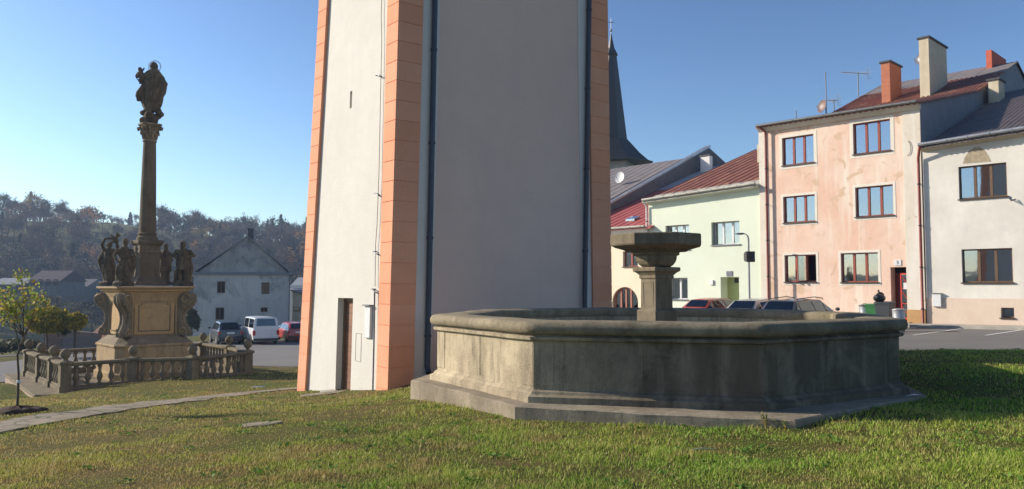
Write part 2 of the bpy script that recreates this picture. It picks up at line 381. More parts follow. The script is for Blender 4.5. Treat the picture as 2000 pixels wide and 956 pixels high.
M['pathm'] = plaster('worn_path', (.31,.25,.18), (.20,.155,.105), 1.8, patch=(.11,.115,.035), patch_t=(.56,.64), patch_sc=3.2, bs=14, bmp=.8, bd=.03, speck=.15)
def flag_cracks(m):
    nt = m.node_tree; p = nt.nodes['Principled BSDF']; src = p.inputs['Base Color'].links[0].from_socket
    v = nt.nodes.new('ShaderNodeTexVoronoi'); v.feature = 'DISTANCE_TO_EDGE'; v.inputs['Scale'].default_value = 2.3; nt.links.new(coords(nt), v.inputs['Vector'])
    nt.links.new(mixc(nt, ramp(nt, v.outputs['Distance'], .02, .06, .85, 0), src, (.07,.075,.03)), p.inputs['Base Color'])
flag_cracks(M['pathm'])
M['kerb'] = plaster('kerb_concrete', (.42,.39,.33), (.33,.30,.26), 2, bs=40)
M['white'] = simple('white_road_paint', (.72,.71,.68), .7, 0, .25, 5)
M['bluepipe'] = simple('slate_blue_zinc_pipe', (.06,.065,.085), .45, .3, .3, 3)
M['greyiron'] = simple('grey_painted_iron', (.16,.17,.19), .5, .4)
M['black'] = simple('black_iron', (.02,.02,.022), .5, .2)
M['wood'] = mat_wood()
M['whitebox'] = simple('pale_meter_box_paint', (.66,.66,.65), .45, 0, .06)
M['dark'] = simple('dark_interior', (.02,.019,.018), .95, 0, .2)
M['room'] = simple('dim_room_wall', (.10,.09,.08), .95, 0, .2)
M['curtain'] = simple('white_net_curtain', (.80,.80,.82), .95, 0, .12, 3)
M['curtain_grey'] = simple('grey_blind', (.36,.34,.33), .9, 0, .1, 3)
M['glass'] = glass('window_glass', (.6,.62,.64), .34, .85)
M['carglass'] = glass('car_window_glass', (.30,.34,.33), .10, .7)
M['darkglass'] = glass('dark_car_glass', (.22,.27,.25), .03, .9)
M['dimglass'] = glass('dim_old_glass', (.5,.4,.3), -.03, .8)
M['oldroom'] = simple('brown_room', (.20,.12,.07), .9, 0, .5, 2)
M['frame_red'] = simple('red_brown_window_wood', (.30,.065,.035), .45, 0, .2)
M['frame_brown'] = simple('brown_window_wood', (.15,.085,.045), .45, 0, .2)
M['frame_white'] = simple('white_window_plastic', (.75,.74,.73), .4, 0, .06)
M['sill_brown'] = simple('dark_metal_sill', (.09,.06,.045), .4, .4)
M['sill_grey'] = simple('grey_metal_sill', (.20,.20,.19), .4, .4)
M['pinkp'] = plaster('salmon_plaster', (.72,.47,.355), (.76,.60,.48), .45, patch=(.60,.42,.29), patch_t=(.57,.63), patch_sc=1.1, streak=(.76,.68,.57), streak_a=.85, bs=35)
M['patchp'] = plaster('pale_pilaster_plaster', (.70,.64,.54), (.62,.55,.45), .9, patch=(.45,.34,.20), patch_t=(.6,.66), streak=(.75,.75,.74), streak_a=.5, bs=35)
M['ochrebase'] = plaster('ochre_plinth_plaster', (.50,.29,.12), (.42,.25,.12), 2, bs=35)
M['surround'] = plaster('cream_window_surround', (.76,.70,.60), (.70,.64,.54), 2, bs=35)
M['whitep'] = plaster('white_grey_plaster', (.72,.685,.61), (.60,.565,.50), .55, patch=(.56,.53,.48), patch_t=(.56,.7), patch_sc=.7, streak=(.56,.53,.48), streak_a=.35, bs=35)
M['peachbase'] = plaster('peach_plinth_plaster', (.66,.54,.43), (.60,.47,.37), 1, bs=35)
M['bare'] = plaster('bare_stone_patch', (.42,.34,.23), (.28,.23,.16), 6, bs=30, bmp=1)
M['greenp'] = plaster('pale_green_plaster', (.69,.74,.60), (.65,.70,.56), .5, streak=(.6,.68,.52), streak_a=.25, bs=35, speck=.02)
M['yellowp'] = plaster('cream_yellow_plaster', (.80,.70,.52), (.76,.66,.48), .5, bs=35, speck=.02)
M['lightp'] = plaster('offwhite_plaster', (.72,.70,.66), (.66,.64,.60), .8, bs=35)
M['greyclad'] = plaster('blue_grey_gable_sheet', (.24,.25,.28), (.20,.21,.23), 1, streak=(.17,.17,.19), streak_a=.4, bs=8, bmp=.1)
M['darkclad'] = plaster('dark_firewall_render', (.15,.15,.16), (.11,.11,.12), 1, bs=8, bmp=.1)
M['oldwhite'] = plaster('stained_grey_plaster', (.64,.62,.59), (.50,.485,.465), .35, patch=(.32,.315,.31), patch_t=(.52,.64), patch_sc=.45, streak=(.33,.33,.33), streak_a=.5, bs=20)
M['gable'] = plaster('weathered_gable_plaster', (.46,.44,.42), (.33,.32,.31), .8, patch=(.25,.245,.24), patch_t=(.5,.62), patch_sc=1, streak=(.2,.2,.2), streak_a=.6, bs=20)
M['rust'] = plaster('rusty_red_sheet_roof', (.25,.085,.05), (.16,.055,.035), 1.2, patch=(.32,.15,.08), patch_t=(.55,.65), streak=(.13,.04,.03), streak_a=.5, bs=12, bmp=.1, rough=.7)
M['redroof'] = plaster('red_painted_sheet_roof', (.42,.10,.085), (.36,.085,.07), 1, bs=12, bmp=.1, rough=.55)
M['greyroof'] = plaster('grey_corrugated_roof', (.42,.42,.43), (.35,.35,.37), 1, streak=(.3,.28,.27), streak_a=.4, bs=12, bmp=.1, rough=.55)
M['darkroof'] = plaster('dark_grey_sheet_roof', (.15,.12,.115), (.11,.088,.085), 1, patch=(.2,.12,.10), patch_t=(.6,.7), bs=12, bmp=.1, rough=.6)
M['shingle'] = plaster('brown_grey_shingle_roof', (.20,.175,.175), (.15,.13,.13), 2, bs=8, bmp=.6, rough=.8)
M['tin'] = plaster('weathered_tin_strip', (.46,.45,.38), (.36,.34,.29), 1.5, streak=(.35,.25,.18), streak_a=.4, bs=12, bmp=.1, rough=.6)
M['zinc'] = simple('zinc_gutter', (.42,.43,.45), .35, .6, .3, 3)
M['redpipe'] = simple('red_brown_downpipe', (.24,.045,.03), .45, 0, .25, 3)
M['brick'] = mat_brick('orange_brick', (.50,.15,.06), (.40,.11,.05), (.30,.22,.17), radians(-43.2))
M['chim'] = plaster('cream_chimney_render', (.60,.52,.38), (.52,.44,.31), 2, streak=(.4,.34,.25), bs=20)
M['redchim'] = plaster('red_chimney_render', (.55,.13,.07), (.48,.11,.06), 2, bs=20)
M['capstone'] = simple('dark_chimney_cap', (.07,.07,.075), .8)
M['slate'] = plaster('black_slate_spire', (.012,.013,.016), (.009,.01,.011), 2, bs=6, bmp=.4, rough=.5)
M['farwhite'] = plaster('church_wall', (.42,.42,.42), (.36,.36,.36), .5, bs=6)
M['bark'] = simple('bark', (.11,.08,.055), .9, 0, .4, 14, .8)
M['fbark'] = simple('far_bark', (.10,.08,.065), .95, 0, .3, 2)
M['leaf_y'] = leafm('young_tree_leaves', (.20,.27,.05), (.32,.35,.08), (.40,.27,.06), 2.0, .45)
M['leaf_globe'] = leafm('globe_tree_leaves', (.12,.16,.02), (.26,.22,.02), (.60,.42,.03))
M['f_brown'] = leafm('far_brown_twigs', (.06,.048,.038), (.08,.066,.042), (.12,.075,.04), .06)
M['f_dark'] = leafm('far_dark_needles', (.025,.04,.022), (.035,.05,.03), None, .1)
M['f_yellow'] = leafm('far_yellow_leaves', (.24,.19,.05), (.20,.17,.05), (.30,.18,.05), .1)
M['f_orange'] = leafm('far_orange_leaves', (.27,.13,.045), (.22,.12,.05), (.34,.16,.05), .1)
M['f_green'] = leafm('far_green_leaves', (.05,.065,.03), (.07,.08,.035), (.11,.09,.04), .1)
M['tyre'] = simple('tyre_rubber', (.02,.02,.02), .85)
M['rimm'] = simple('wheel_rim_metal', (.45,.45,.46), .3, .8)
M['redlamp'] = simple('red_tail_lamp', (.45,.015,.015), .15, 0, .05)
M['plate'] = simple('number_plate_white', (.8,.8,.78), .4, 0, .03)
M['trim'] = simple('black_plastic_trim', (.03,.03,.032), .6)
M['seatm'] = simple('car_seat_cloth', (.10,.10,.10), .9)

# ------------------------------------------------------------------ ground sheet and roads
def pip(px, py, poly):
    px = np.asarray(px); ins = np.zeros(px.shape, bool); n = len(poly)
    for i in range(n):
        x1, y1 = poly[i]; x2, y2 = poly[(i+1) % n]
        c = ((y1 > py) != (y2 > py)) & (px < (x2-x1)*(py-y1)/((y2-y1) or 1e-9)+x1)
        ins ^= c
    return ins
FD = Vector((-.6843, .7292, 0)).normalized(); FN = Vector((-FD.y, FD.x, 0)); FO = Vector((18.8, 35.0, 0))
def fac(t, z=0, n=0): return FO+FD*t+FN*n+Vector((0,0,z))
a1 = fac(-24); a2 = fac(34)
SQUARE = [(70,17.5),(34,18.2),(20,19.8),(13,20.6),(8,21.3),(4,23.6),(0,25.6),(-4,28.6),(-8.2,31.4),(-11,33.4),(-14.5,34.3),(-17.6,32.6),(-19.6,29.6),(-20.2,26.8),(-23,23),(-32,15),(-45,8),
          (-50,14),(-36,27),(-27,36.5),(-26,40),(-25.5,46),(-25,60),(-14,61),(-6,60),(a2.x,a2.y),(a1.x,a1.y)]
LANE = [(-60,38),(-40,40.5),(-30,43.5),(-27,46),(-25.4,46.5),(-25.4,49.5),(-29,50),(-42,45.5),(-60,43.5)]
def drape(name, poly, m, step, dz, skirt=.25, kind=None, rag=0):
    bd = []
    for i in range(len(poly)):
        a = Vector(poly[i]); b = Vector(poly[(i+1) % len(poly)]); k = max(1, int((b-a).length/step))
        for j in range(k):
            q = a.lerp(b, j/k)
            if rag:
                q += Vector((noise.noise((q.x*1.3, q.y*1.3, 3)), noise.noise((q.x*1.3, q.y*1.3, 9))))*rag
            bd.append(q)
    nb = len(bd); xs = [q.x for q in bd]; ys = [q.y for q in bd]
    gx, gy = np.meshgrid(np.arange(min(xs), max(xs), step), np.arange(min(ys), max(ys), step)); gx = gx.ravel(); gy = gy.ravel()
    ins = pip(gx, gy, [tuple(q) for q in bd])
    pts = bd+[Vector((x, y)) for x, y in zip(gx[ins]+.01, gy[ins]+.013)]
    v, e, f, *_ = delaunay_2d_cdt(pts, [(i, (i+1) % nb) for i in range(nb)], [], 1, 1e-4)
    z = terr_np(np.array([p.x for p in v]), np.array([p.y for p in v]))+dz
    V = [(p.x, p.y, zz) for p, zz in zip(v, z)]; Fs = [tuple(q) for q in f]
    me = bpy.data.meshes.new(name); me.from_pydata(V, [], Fs)
    bm = bmesh.new(); bm.from_mesh(me)
    bmesh.ops.recalc_face_normals(bm, faces=bm.faces)
    if bm.faces and sum(q.normal.z for q in bm.faces) < 0: bmesh.ops.reverse_faces(bm, faces=bm.faces)
    be = [q for q in bm.edges if q.is_boundary]
    r = bmesh.ops.extrude_edge_only(bm, edges=be)
    for q in r['geom']:
        if isinstance(q, bmesh.types.BMVert): q.co.z -= skirt
    bm.to_mesh(me); bm.free(); me.shade_smooth(); 
    try: me.set_sharp_from_angle(angle=radians(50))
    except Exception: pass
    o = link(name, me, m)
    if kind: o['kind'] = kind
    return o
def spaced(lim, n, near):
    k = np.linspace(-1, 1, n); a = 7.2
    return np.sinh(a*k)/math.sinh(a)*lim
gx = spaced(950, 330, .3)+0.0; gy = spaced(950, 330, .3)+14
GX, GY = np.meshgrid(gx, gy); GZ = terr_np(GX, GY)
for poly in (SQUARE, LANE): GZ = np.where(pip(GX, GY, poly), GZ-.14, GZ)
n1, n2 = GX.shape; idx = np.arange(n1*n2).reshape(n1, n2)
me = np_mesh('ground', np.stack([GX.ravel(), GY.ravel(), GZ.ravel()], 1), np.stack([idx[:-1,:-1].ravel(), idx[:-1,1:].ravel(), idx[1:,1:].ravel(), idx[1:,:-1].ravel()], 1))
me.shade_smooth(); g = link('ground', me, M['ground']); g['kind'] = 'structure'
drape('road', SQUARE, M['asphalt'], 1.0, .02, .25, 'structure', .12)
drape('lane', LANE, M['asphalt'], 1.0, .02, .25, 'structure', .1)
# footpath worn into the lawn
pc = [(-60,850),(0,838),(60,826),(130,813),(200,803),(300,790),(400,778),(480,769),(560,761),(590,760)]
pts = [hit(x, y) for x, y in pc]
L, R = [], []
for i, p in enumerate(pts):
    t = (pts[min(i+1, len(pts)-1)]-pts[max(i-1, 0)]); t.z = 0; t.normalize(); nn = Vector((-t.y, t.x, 0)); w = .40
    L.append((p+nn*w).to_2d()); R.append((p-nn*w).to_2d())
PATH = [tuple(q) for q in L+R[::-1]]
drape('path', PATH, M['pathm'], .22, .022, .1, 'structure', .28)

# painted bay lines
def strip(name, a, b, w, m, dz=.026, label=None):
    a = Vector(a); b = Vector(b); d = (b-a); d.z = 0; L_ = d.length; d.normalize(); nn = Vector((-d.y, d.x, 0))*w/2; k = max(2, int(L_/.7)); mb = MB()
    prev = None
    for i in range(k+1):
        q = a.lerp(b, i/k); r = [(q+nn), (q-nn)]
        r = [Vector((s.x, s.y, terr(s.x, s.y)+dz+.006)) for s in r]
        if prev: mb.quad(prev[0], prev[1], r[1], r[0])
        prev = r
    o = mb.build(name, m); o['kind'] = 'structure'; return o
for a, b in (((1783,657),(1918,638)), ((1925,657),(2030,641)), ((1765,645),(1800,640))):
    pa, pb = hit(*a), hit(*b); strip('bay_marking', pa, pb, .12, M['white'])

# pavement with kerb along the facades
mb = MB(); kb = MB(); prev = None
for k in range(0, 61):
    t = -24+k*.97
    w = 1.35; p0 = fac(t, 0, -.1); p1 = fac(t, 0, w); z = terr(p1.x, p1.y)+.14
    cur = [Vector((p0.x, p0.y, z+.02)), Vector((p1.x, p1.y, z)), Vector((p1.x, p1.y, z-.5))]
    q1 = fac(t, 0, w+.13); cur += [Vector((q1.x, q1.y, z+.006)), Vector((q1.x, q1.y, z-.5)), Vector((p1.x, p1.y, z+.008))]
    if prev:
        mb.quad(prev[0], prev[1], cur[1], cur[0]); kb.quad(prev[5], prev[3], cur[3], cur[5]); kb.quad(prev[3], prev[4], cur[4], cur[3])
    prev = cur
o = mb.build('pavement', M['kerb']); o['kind'] = 'structure'
o = kb.build('kerb', M['kerb']); o['kind'] = 'structure'

# ------------------------------------------------------------------ wall with openings
def wall_open(mb, P, us, vs, holes, depth, inward):
    """P(u,v) -> point; holes (u0,v0,u1,v1[,depth]); reveals run along inward"""
    U_ = sorted(set(list(us)+[h[0] for h in holes]+[h[2] for h in holes])); V_ = sorted(set(list(vs)+[h[1] for h in holes]+[h[3] for h in holes]))
    for i in range(len(U_)-1):
        for j in range(len(V_)-1):
            cu = (U_[i]+U_[i+1])/2; cv = (V_[j]+V_[j+1])/2
            if any(h[0] < cu < h[2] and h[1] < cv < h[3] for h in holes): continue
            mb.quad(P(U_[i], V_[j]), P(U_[i+1], V_[j]), P(U_[i+1], V_[j+1]), P(U_[i], V_[j+1]))
    for h in holes:
        d = inward*(h[4] if len(h) > 4 else depth)
        c = [P(h[0], h[1]), P(h[2], h[1]), P(h[2], h[3]), P(h[0], h[3])]
        for i in range(4):
            a, b = c[i], c[(i+1) % 4]; mb.quad(a, b, b+d, a+d)

# ------------------------------------------------------------------ the square tower
BL, BP = U(580,762,19.0), U(757,761,15.5)
TL, TP_, TR = U(623,0,18.95), U(779,0,15.9), U(1187,0,19.6)
BR = Vector((BP.x+6.48*.78, BP.y+6.48*.625, -.4)); BRy = BR.y; BR = U(1195.5, 600, BRy)
def on(a, b, z): return a+(b-a)*((z-a.z)/(b.z-a.z))
def cornerL(z): return on(BL, TL, z)
def cornerP(z): return on(BP, TP_, z)
def cornerR(z): return on(BR, TR, z)
def cornerB(z): return cornerL(z)+cornerR(z)-cornerP(z)
tw = thing('tower', 'tall cream square tower with orange corner quoins and a brown plank door', 'tower', (0, 19, -.6))
Z0, Z1 = -2.2, 24.0
def face(ca, cb):
    d = lambda z: (cb(z)-ca(z))
    def P(u, z): return ca(z)+d(z).normalized()*u
    return P
nrm = lambda ca, cb: (cb(2)-ca(2)).normalized().cross(Vector((0,0,1))).normalized()
PL = face(cornerP, cornerL); nL = -nrm(cornerP, cornerL)
if nL.dot(Vector((-1,-1,0))) < 0: nL = -nL
PR = face(cornerP, cornerR); nR = nrm(cornerP, cornerR)
if nR.dot(Vector((0,-1,0))) < 0: nR = -nR
def px_on(Pf, nn, x, y, z0=2):
    # (u,z) on a tower face of the point seen at a photo pixel
    o = Pf(0, z0); e = Pf(1, z0)-o; up = (Pf(0, z0+1)-o); n_ = e.cross(up); r = ray(x, y); s = (o-EYE).dot(n_)/r.dot(n_); q = EYE+r*s
    z = q.z; return (q-Pf(0, z)).dot((Pf(1, z)-Pf(0, z)).normalized()), z
wl = lambda z: (cornerL(z)-cornerP(z)).length; wr = lambda z: (cornerR(z)-cornerP(z)).length
IN = .075
d0 = px_on(PL, nL, 683.5, 583); d1 = px_on(PL, nL, 654, 583); zb = px_on(PL, nL, 668, 767)[1]
s0 = px_on(PL, nL, 684, 177); s1 = px_on(PL, nL, 678.5, 212)
mb = MB()
Pin = lambda u, z: PL(u, z)-nL*IN
wall_open(mb, lambda u, z: PL(min(u, wl(z)), z)-nL*IN, [.1, 3.0, wl(0)-.05], [Z0, 0, 4, 8, 12, 16, 20, Z1], [(d0[0], zb, d1[0], d0[1], .5), (s0[0], s1[1], s1[0], s0[1], .35)], .4, -nL)
mb.build('sunlit_wall', M['cream'], tw)
mb = MB(); zz = [Z0, 0, 4, 8, 12, 16, 20, Z1]
for i in range(len(zz)-1):
    a, b = zz[i], zz[i+1]
    mb.quad(PR(1.05, a)-nR*IN, PR(wr(a)-1.0, a)-nR*IN, PR(wr(b)-1.0, b)-nR*IN, PR(1.05, b)-nR*IN)
mb.build('shaded_wall', M['shade_tint_wall'], tw)
for (u0, u1) in ((lambda z: .1, lambda z: 1.05), (lambda z: wr(z)-1.0, lambda z: wr(z)-.05)):
    mb = MB()
    for i in range(len(zz)-1):
        a, b = zz[i], zz[i+1]; k = IN-.02
        mb.quad(PR(u0(a), a)-nR*k, PR(u1(a), a)-nR*k, PR(u1(b), b)-nR*k, PR(u0(b), b)-nR*k)
        e = u1 if u0(0) < 1 else u0
        mb.quad(PR(e(a), a)-nR*k, PR(e(a), a)-nR*.12, PR(e(b), b)-nR*.12, PR(e(b), b)-nR*k)
    mb.build('pale_wall_band', M['pale_band'], tw)
mb = MB()
for i in range(len(zz)-1):
    a, b = zz[i], zz[i+1]
    for c0, c1 in ((cornerR, cornerB), (cornerB, cornerL)):
        ce = lambda z: (cornerL(z)+cornerR(z))/2
        q = lambda c, z: c(z)+(ce(z)-c(z)).normalized()*.1
        mb.quad(q(c0, a), q(c1, a), q(c1, b), q(c0, b))
mb.build('rear_wall', M['cream'], tw)
def quoins(cf, ca, cb, wa, wb, name='corner_quoins'):
    mb = MB(); h = .425; z = -.456-h*2
    while z < Z1:
        z1 = z+h-.014
        for (zz0, zz1, off) in ((z, z1, 0.0), (z1, z+h, .013)):
            ring = []
            for q in (zz0, zz1):
                c = cf(q); da = (ca(q)-c).normalized(); db = (cb(q)-c).normalized(); na = -db; nb = -da
                c = c+da*off+db*off
                ring.append([c, c+da*(wa-off), c+da*(wa-off)+db*(.14-off), c+(da+db)*(.14), c+db*(wb-off)+da*(.14-off), c+db*(wb-off)])
            n = 6
            mb.add(ring[0]+ring[1], [tuple(range(6))[::-1], tuple(range(6, 12))]+[(i, (i+1) % n, (i+1) % n+n, i+n) for i in range(n)])
        z += h
    return mb.build(name, M['orange'], tw)
quoins(cornerP, cornerL, cornerR, .48, .60); quoins(cornerR, cornerP, cornerB, .66, .5)
quoins(cornerL, cornerB, cornerP, .5, .46); quoins(cornerB, cornerR, cornerL, .5, .5)
# cornice and pyramid roof (above the frame)
mb = MB(); rr = []
for z, e in ((23.6, .1), (23.9, .35), (24.2, .35), (24.2, .5), (24.35, .5)):
    ce = (cornerL(z)+cornerR(z))/2; rr.append([Vector(((c(23)-ce).normalized()*((c(23)-ce).length+e)+ce)[:2]+(z,)) for c in (cornerP, cornerR, cornerB, cornerL)])
mb.loft(rr); mb.build('cornice', M['cream'], tw)
mb = MB(); top = (cornerL(24)+cornerR(24))/2; mb.loft([[p+Vector((0,0,.02)) for p in rr[-1]], [top+Vector((.1*cos(a), .1*sin(a), 6)) for a in (-1.9,-.3,1.2,2.8)]]); mb.build('roof', M['slate'], tw)
# door
mb = MB(); Q = lambda u, z, n: PL(u, z)+nL*n
def fb(mb, u0, u1, z0, z1, n0, n1, Q=Q): return mb.hexa([Q(u0,z0,n0), Q(u1,z0,n0), Q(u1,z0,n1), Q(u0,z0,n1), Q(u0,z1,n0), Q(u1,z1,n0), Q(u1,z1,n1), Q(u0,z1,n1)])
ua, ub = sorted((d0[0], d1[0])); fb(mb, ua+.01, ub-.09, zb, d0[1]-.07, -.30, -.25)
dr = mb.build('door', M['wood'], tw)
mb = MB(); fb(mb, ub-.09, ub, zb, d0[1], -.34, -.22); fb(mb, ua+.01, ub-.09, d0[1]-.07, d0[1], -.34, -.22); mb.build('frame', M['frame_brown'], dr)
mb = MB(); fb(mb, ua-.1, ub+.1, zb-.3, zb+.0, -.5, .25); mb.build('threshold', M['kerb'], dr)
mb = MB(); mb.lathe([(.015,0),(.015,.05),(.03,.06),(.03,.09)], Q(ua+.12, zb+.95, -.25), 8, ax=nL); mb.build('handle', M['greyiron'], dr)
ua2, ub2 = sorted((s0[0], s1[0])); mb = MB(); fb(mb, ua2, ub2, s1[1], s0[1], -.5, -.36); mb.build('slit_window', M['dark'], tw)
# meter box and plastered hatch
a = px_on(PL, nL, 721.5, 598); b = px_on(PL, nL, 708.5, 660)
mb = MB(); fb(mb, a[0], b[0], b[1], a[1], -IN, -.02); mx = mb.build('meter_box', M['whitebox'], tw, bevel=.008)
mb = MB(); fb(mb, a[0]-.03, b[0]+.03, a[1]+.0, a[1]+.025, -IN, .03); mb.build('hood', M['greyiron'], mx)
a = px_on(PL, nL, 700, 652); b = px_on(PL, nL, 687, 706); mb = MB(); k = .012
for (x0, x1, y0, y1) in ((a[0], b[0], a[1]-k, a[1]), (a[0], b[0], b[1], b[1]+k), (a[0], a[0]+k, b[1]+k, a[1]-k), (b[0]-k, b[0], b[1]+k, a[1]-k)): fb(mb, x0, x1, y0, y1, -IN-.01, -IN+.006)
mb.build('hatch_outline', M['kerb'], tw)
# lightning conductor on the sunlit side
mb = MB(); path = [(746,-60),(743,30),(744,80),(741,200),(738,340),(734,440),(731,480),(730,560)]
pp = [Q(*px_on(PL, nL, x, y), -.03) for x, y in path]; mb.tube(pp, .007, 5)
lc = mb.build('lightning_cable', M['greyiron'], tw)
mb = MB(); mb.tube([Q(*px_on(PL, nL, x, y), -.02) for x, y in ((730,565),(729,650),(726,768))], .018, 6); mb.build('conductor_tube', M['greyiron'], tw)
mb = MB(); mb.tube([Q(*px_on(PL, nL, x, y), -.04) for x, y in ((739,600),(738,690),(734,742),(732,768))], .009, 6); mb.build('earth_wire', M['greyiron'], tw)
for x, y in ((742,148),(739,380),(736,494),(733,568)):
    u, z = px_on(PL, nL, x, y); mb = MB(); mb.tube([Q(u+.14, z+.03, -IN), Q(u+.13, z+.03, .02), Q(u+.02, z+.02, .05), Q(u-.09, z-.03, .05), Q(u-.12, z-.06, .0)], .013, 6); mb.build('cable_bracket', M['greyiron'], tw)
# drainpipes on the shaded side
Qr = lambda u, z, n: PR(u, z)+nR*n
for (xa, ya, xb, yb, foot) in ((848,0,834,716,True),(1143,0,1142,640,False)):
    u1, z1 = px_on(PR, nR, xa, ya); u0, z0 = px_on(PR, nR, xb, yb)
    e = (u1-u0)/(z1-z0); p0 = (u0, z0)
    if not foot: p0 = (u0-e*(z0+.2), -.2)
    pts = [Qr(p0[0]+e*(z-p0[1]), z, .02) for z in np.linspace(p0[1], 23.2, 12)]
    if foot: pts = [Qr(p0[0]-.03, p0[1]-.13, .13)]+pts
    mb = MB(); mb.tube(pts, .06, 12)
    for z in np.arange(p0[1]+.6, 23, 2.05): mb.lathe([(.066,0),(.075,.01),(.075,.05),(.066,.06)], Qr(p0[0]+e*(z-p0[1]), z, .02), 12)
    mb.build('drainpipe', M['bluepipe'], tw, sm=True)

# ------------------------------------------------------------------ the fountain
FC = Vector((2.386, 12.7, 0)); TH = radians(31.5+157.5)
def octo(R, z, th=TH, c=FC, n=8, seg=3, rag=0.0):
    Rs = R if isinstance(R, (list, tuple)) else [R]*n
    vs = [Vector((c.x+Rs[k]*cos(th+2*pi*k/n), c.y+Rs[k]*sin(th+2*pi*k/n), z)) for k in range(n)]; out = []
    for k in range(n):
        for j in range(seg):
            p = vs[k].lerp(vs[(k+1) % n], j/seg)
            if rag:
                q = noise.noise_vector(p*1.7)+noise.noise_vector(p*5)*.5
                p = p+Vector((q.x, q.y, q.z*.7))*rag
            out.append(p)
    return out
ft = thing('fountain', 'large dry octagonal stone fountain basin in front of the tower', 'fountain', (FC.x, FC.y, -.1))
PR_ = [4.02,4.0,4.34,3.93,4.0,4.0,4.0,4.0]
mb = MB(); mb.loft([octo(PR_, z, seg=24, rag=g_) for z, g_ in ((-.7,.01),(.10,.012),(.135,.015))]+[octo([r-.03 for r in PR_], .15, seg=24, rag=.012), octo(3.0, .15, seg=24)]); mb.build('plinth', M['fount_plinth'], ft)
mb = MB(); mb.loft([octo(R, z, seg=24, rag=.004) for R, z in ((3.72,.14),(3.72,.225),(3.70,.235),(3.66,.25),(3.645,.28),(3.62,.295),(3.605,.30),(3.60,.32),(3.60,.91),(3.66,.925),(3.67,.965),(3.62,.975),(3.6,1.0),(3.13,1.0),(3.13,.2),(2.5,.2))], cap=False)
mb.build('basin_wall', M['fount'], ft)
# raised corner pilasters of the basin wall
for k in range(8):
    a = FC+Vector((3.6*cos(TH+k*pi/4), 3.6*sin(TH+k*pi/4), 0))
    for s in (-1, 1):
        b = FC+Vector((3.6*cos(TH+(k+s)*pi/4), 3.6*sin(TH+(k+s)*pi/4), 0)); d = (b-a).normalized(); n_ = Vector((d.y, -d.x, 0)); 
        if n_.dot(a-FC) < 0: n_ = -n_
        for (u0, u1) in ((.0, .26), (1.35, 1.375)):
            mb = MB(); mb.hexa([a+d*u0+n_*-.02+Vector((0,0,.34)), a+d*u1-n_*.02+Vector((0,0,.34)), a+d*u1+n_*.007+Vector((0,0,.34)), a+d*u0+n_*.007+Vector((0,0,.34)),
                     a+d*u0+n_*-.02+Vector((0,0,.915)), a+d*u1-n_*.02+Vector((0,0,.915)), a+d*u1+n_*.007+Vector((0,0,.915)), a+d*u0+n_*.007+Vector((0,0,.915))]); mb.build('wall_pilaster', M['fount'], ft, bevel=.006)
mb = MB(); prof = [(3.61,.995),(3.67,1.0)]+[(3.645+.078*cos(a), 1.078+.082*sin(a)) for a in np.linspace(-1.2, 1.35, 8)]+[(3.5,1.163),(3.3,1.168),(3.13,1.155),(3.09,1.13),(3.09,1.03),(3.12,.995)]
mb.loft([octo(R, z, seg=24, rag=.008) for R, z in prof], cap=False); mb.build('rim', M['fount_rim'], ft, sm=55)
mb = MB(); mb.loft([octo(3.2, .19), octo(3.2, .21)]); mb.build('basin_floor', M['fount_plinth'], ft)
# centre pillar
SQ = radians(31.4)
def sq(s, z, c=FC): return [Vector((c.x, c.y, z))+Matrix.Rotation(SQ, 3, 'Z') @ Vector((x*s/2, y*s/2, 0)) for x, y in ((-1,-1),(1,-1),(1,1),(-1,1))]
mb = MB(); mb.loft([sq(s, z) for s, z in ((.46,.2),(.46,1.20),(.43,1.22),(.37,1.24),(.36,1.70),(.36,1.72),(.40,1.735),(.41,1.77),(.39,1.775),(.46,1.82),(.52,1.845),(.55,1.85),(.56,1.90),(.54,1.915),(.38,1.92))]); pil = mb.build('pillar', M['fount_col'], ft, bevel=.012)
mb = MB()
for k in range(4):
    a = SQ+k*pi/2; d = Vector((cos(a), sin(a), 0)); e = Vector((-d.y, d.x, 0)); c = FC+d*.178
    for (u, w, z0, z1) in ((-.12,.02,1.3,1.66),(.12,.02,1.3,1.66),(0,.26,1.28,1.30),(0,.26,1.66,1.68)):
        mb.box(c+e*u+Vector((0,0,(z0+z1)/2)), (.02, w, z1-z0), a)
mb.build('panel_moulding', M['fount_col'], pil)
mb = MB(); mb.loft([octo(R, z, th=TH, seg=1) for R, z in ((.20,1.915),(.25,1.925),(.30,1.96),(.345,2.02),(.36,2.08),(.355,2.11),(.40,2.115),(.41,2.145),(.40,2.165),(.52,2.175),(.56,2.19))]); mb.build('bowl', M['fount_col'], ft, bevel=.01)
mb = MB(); mb.loft([octo(R, z, th=TH, seg=6, rag=.006) for R, z in ((.50,2.185),(.77,2.26),(.785,2.28),(.785,2.435),(.77,2.45),(.60,2.455))]); mb.build('top_slab', M['fount_col'], ft)

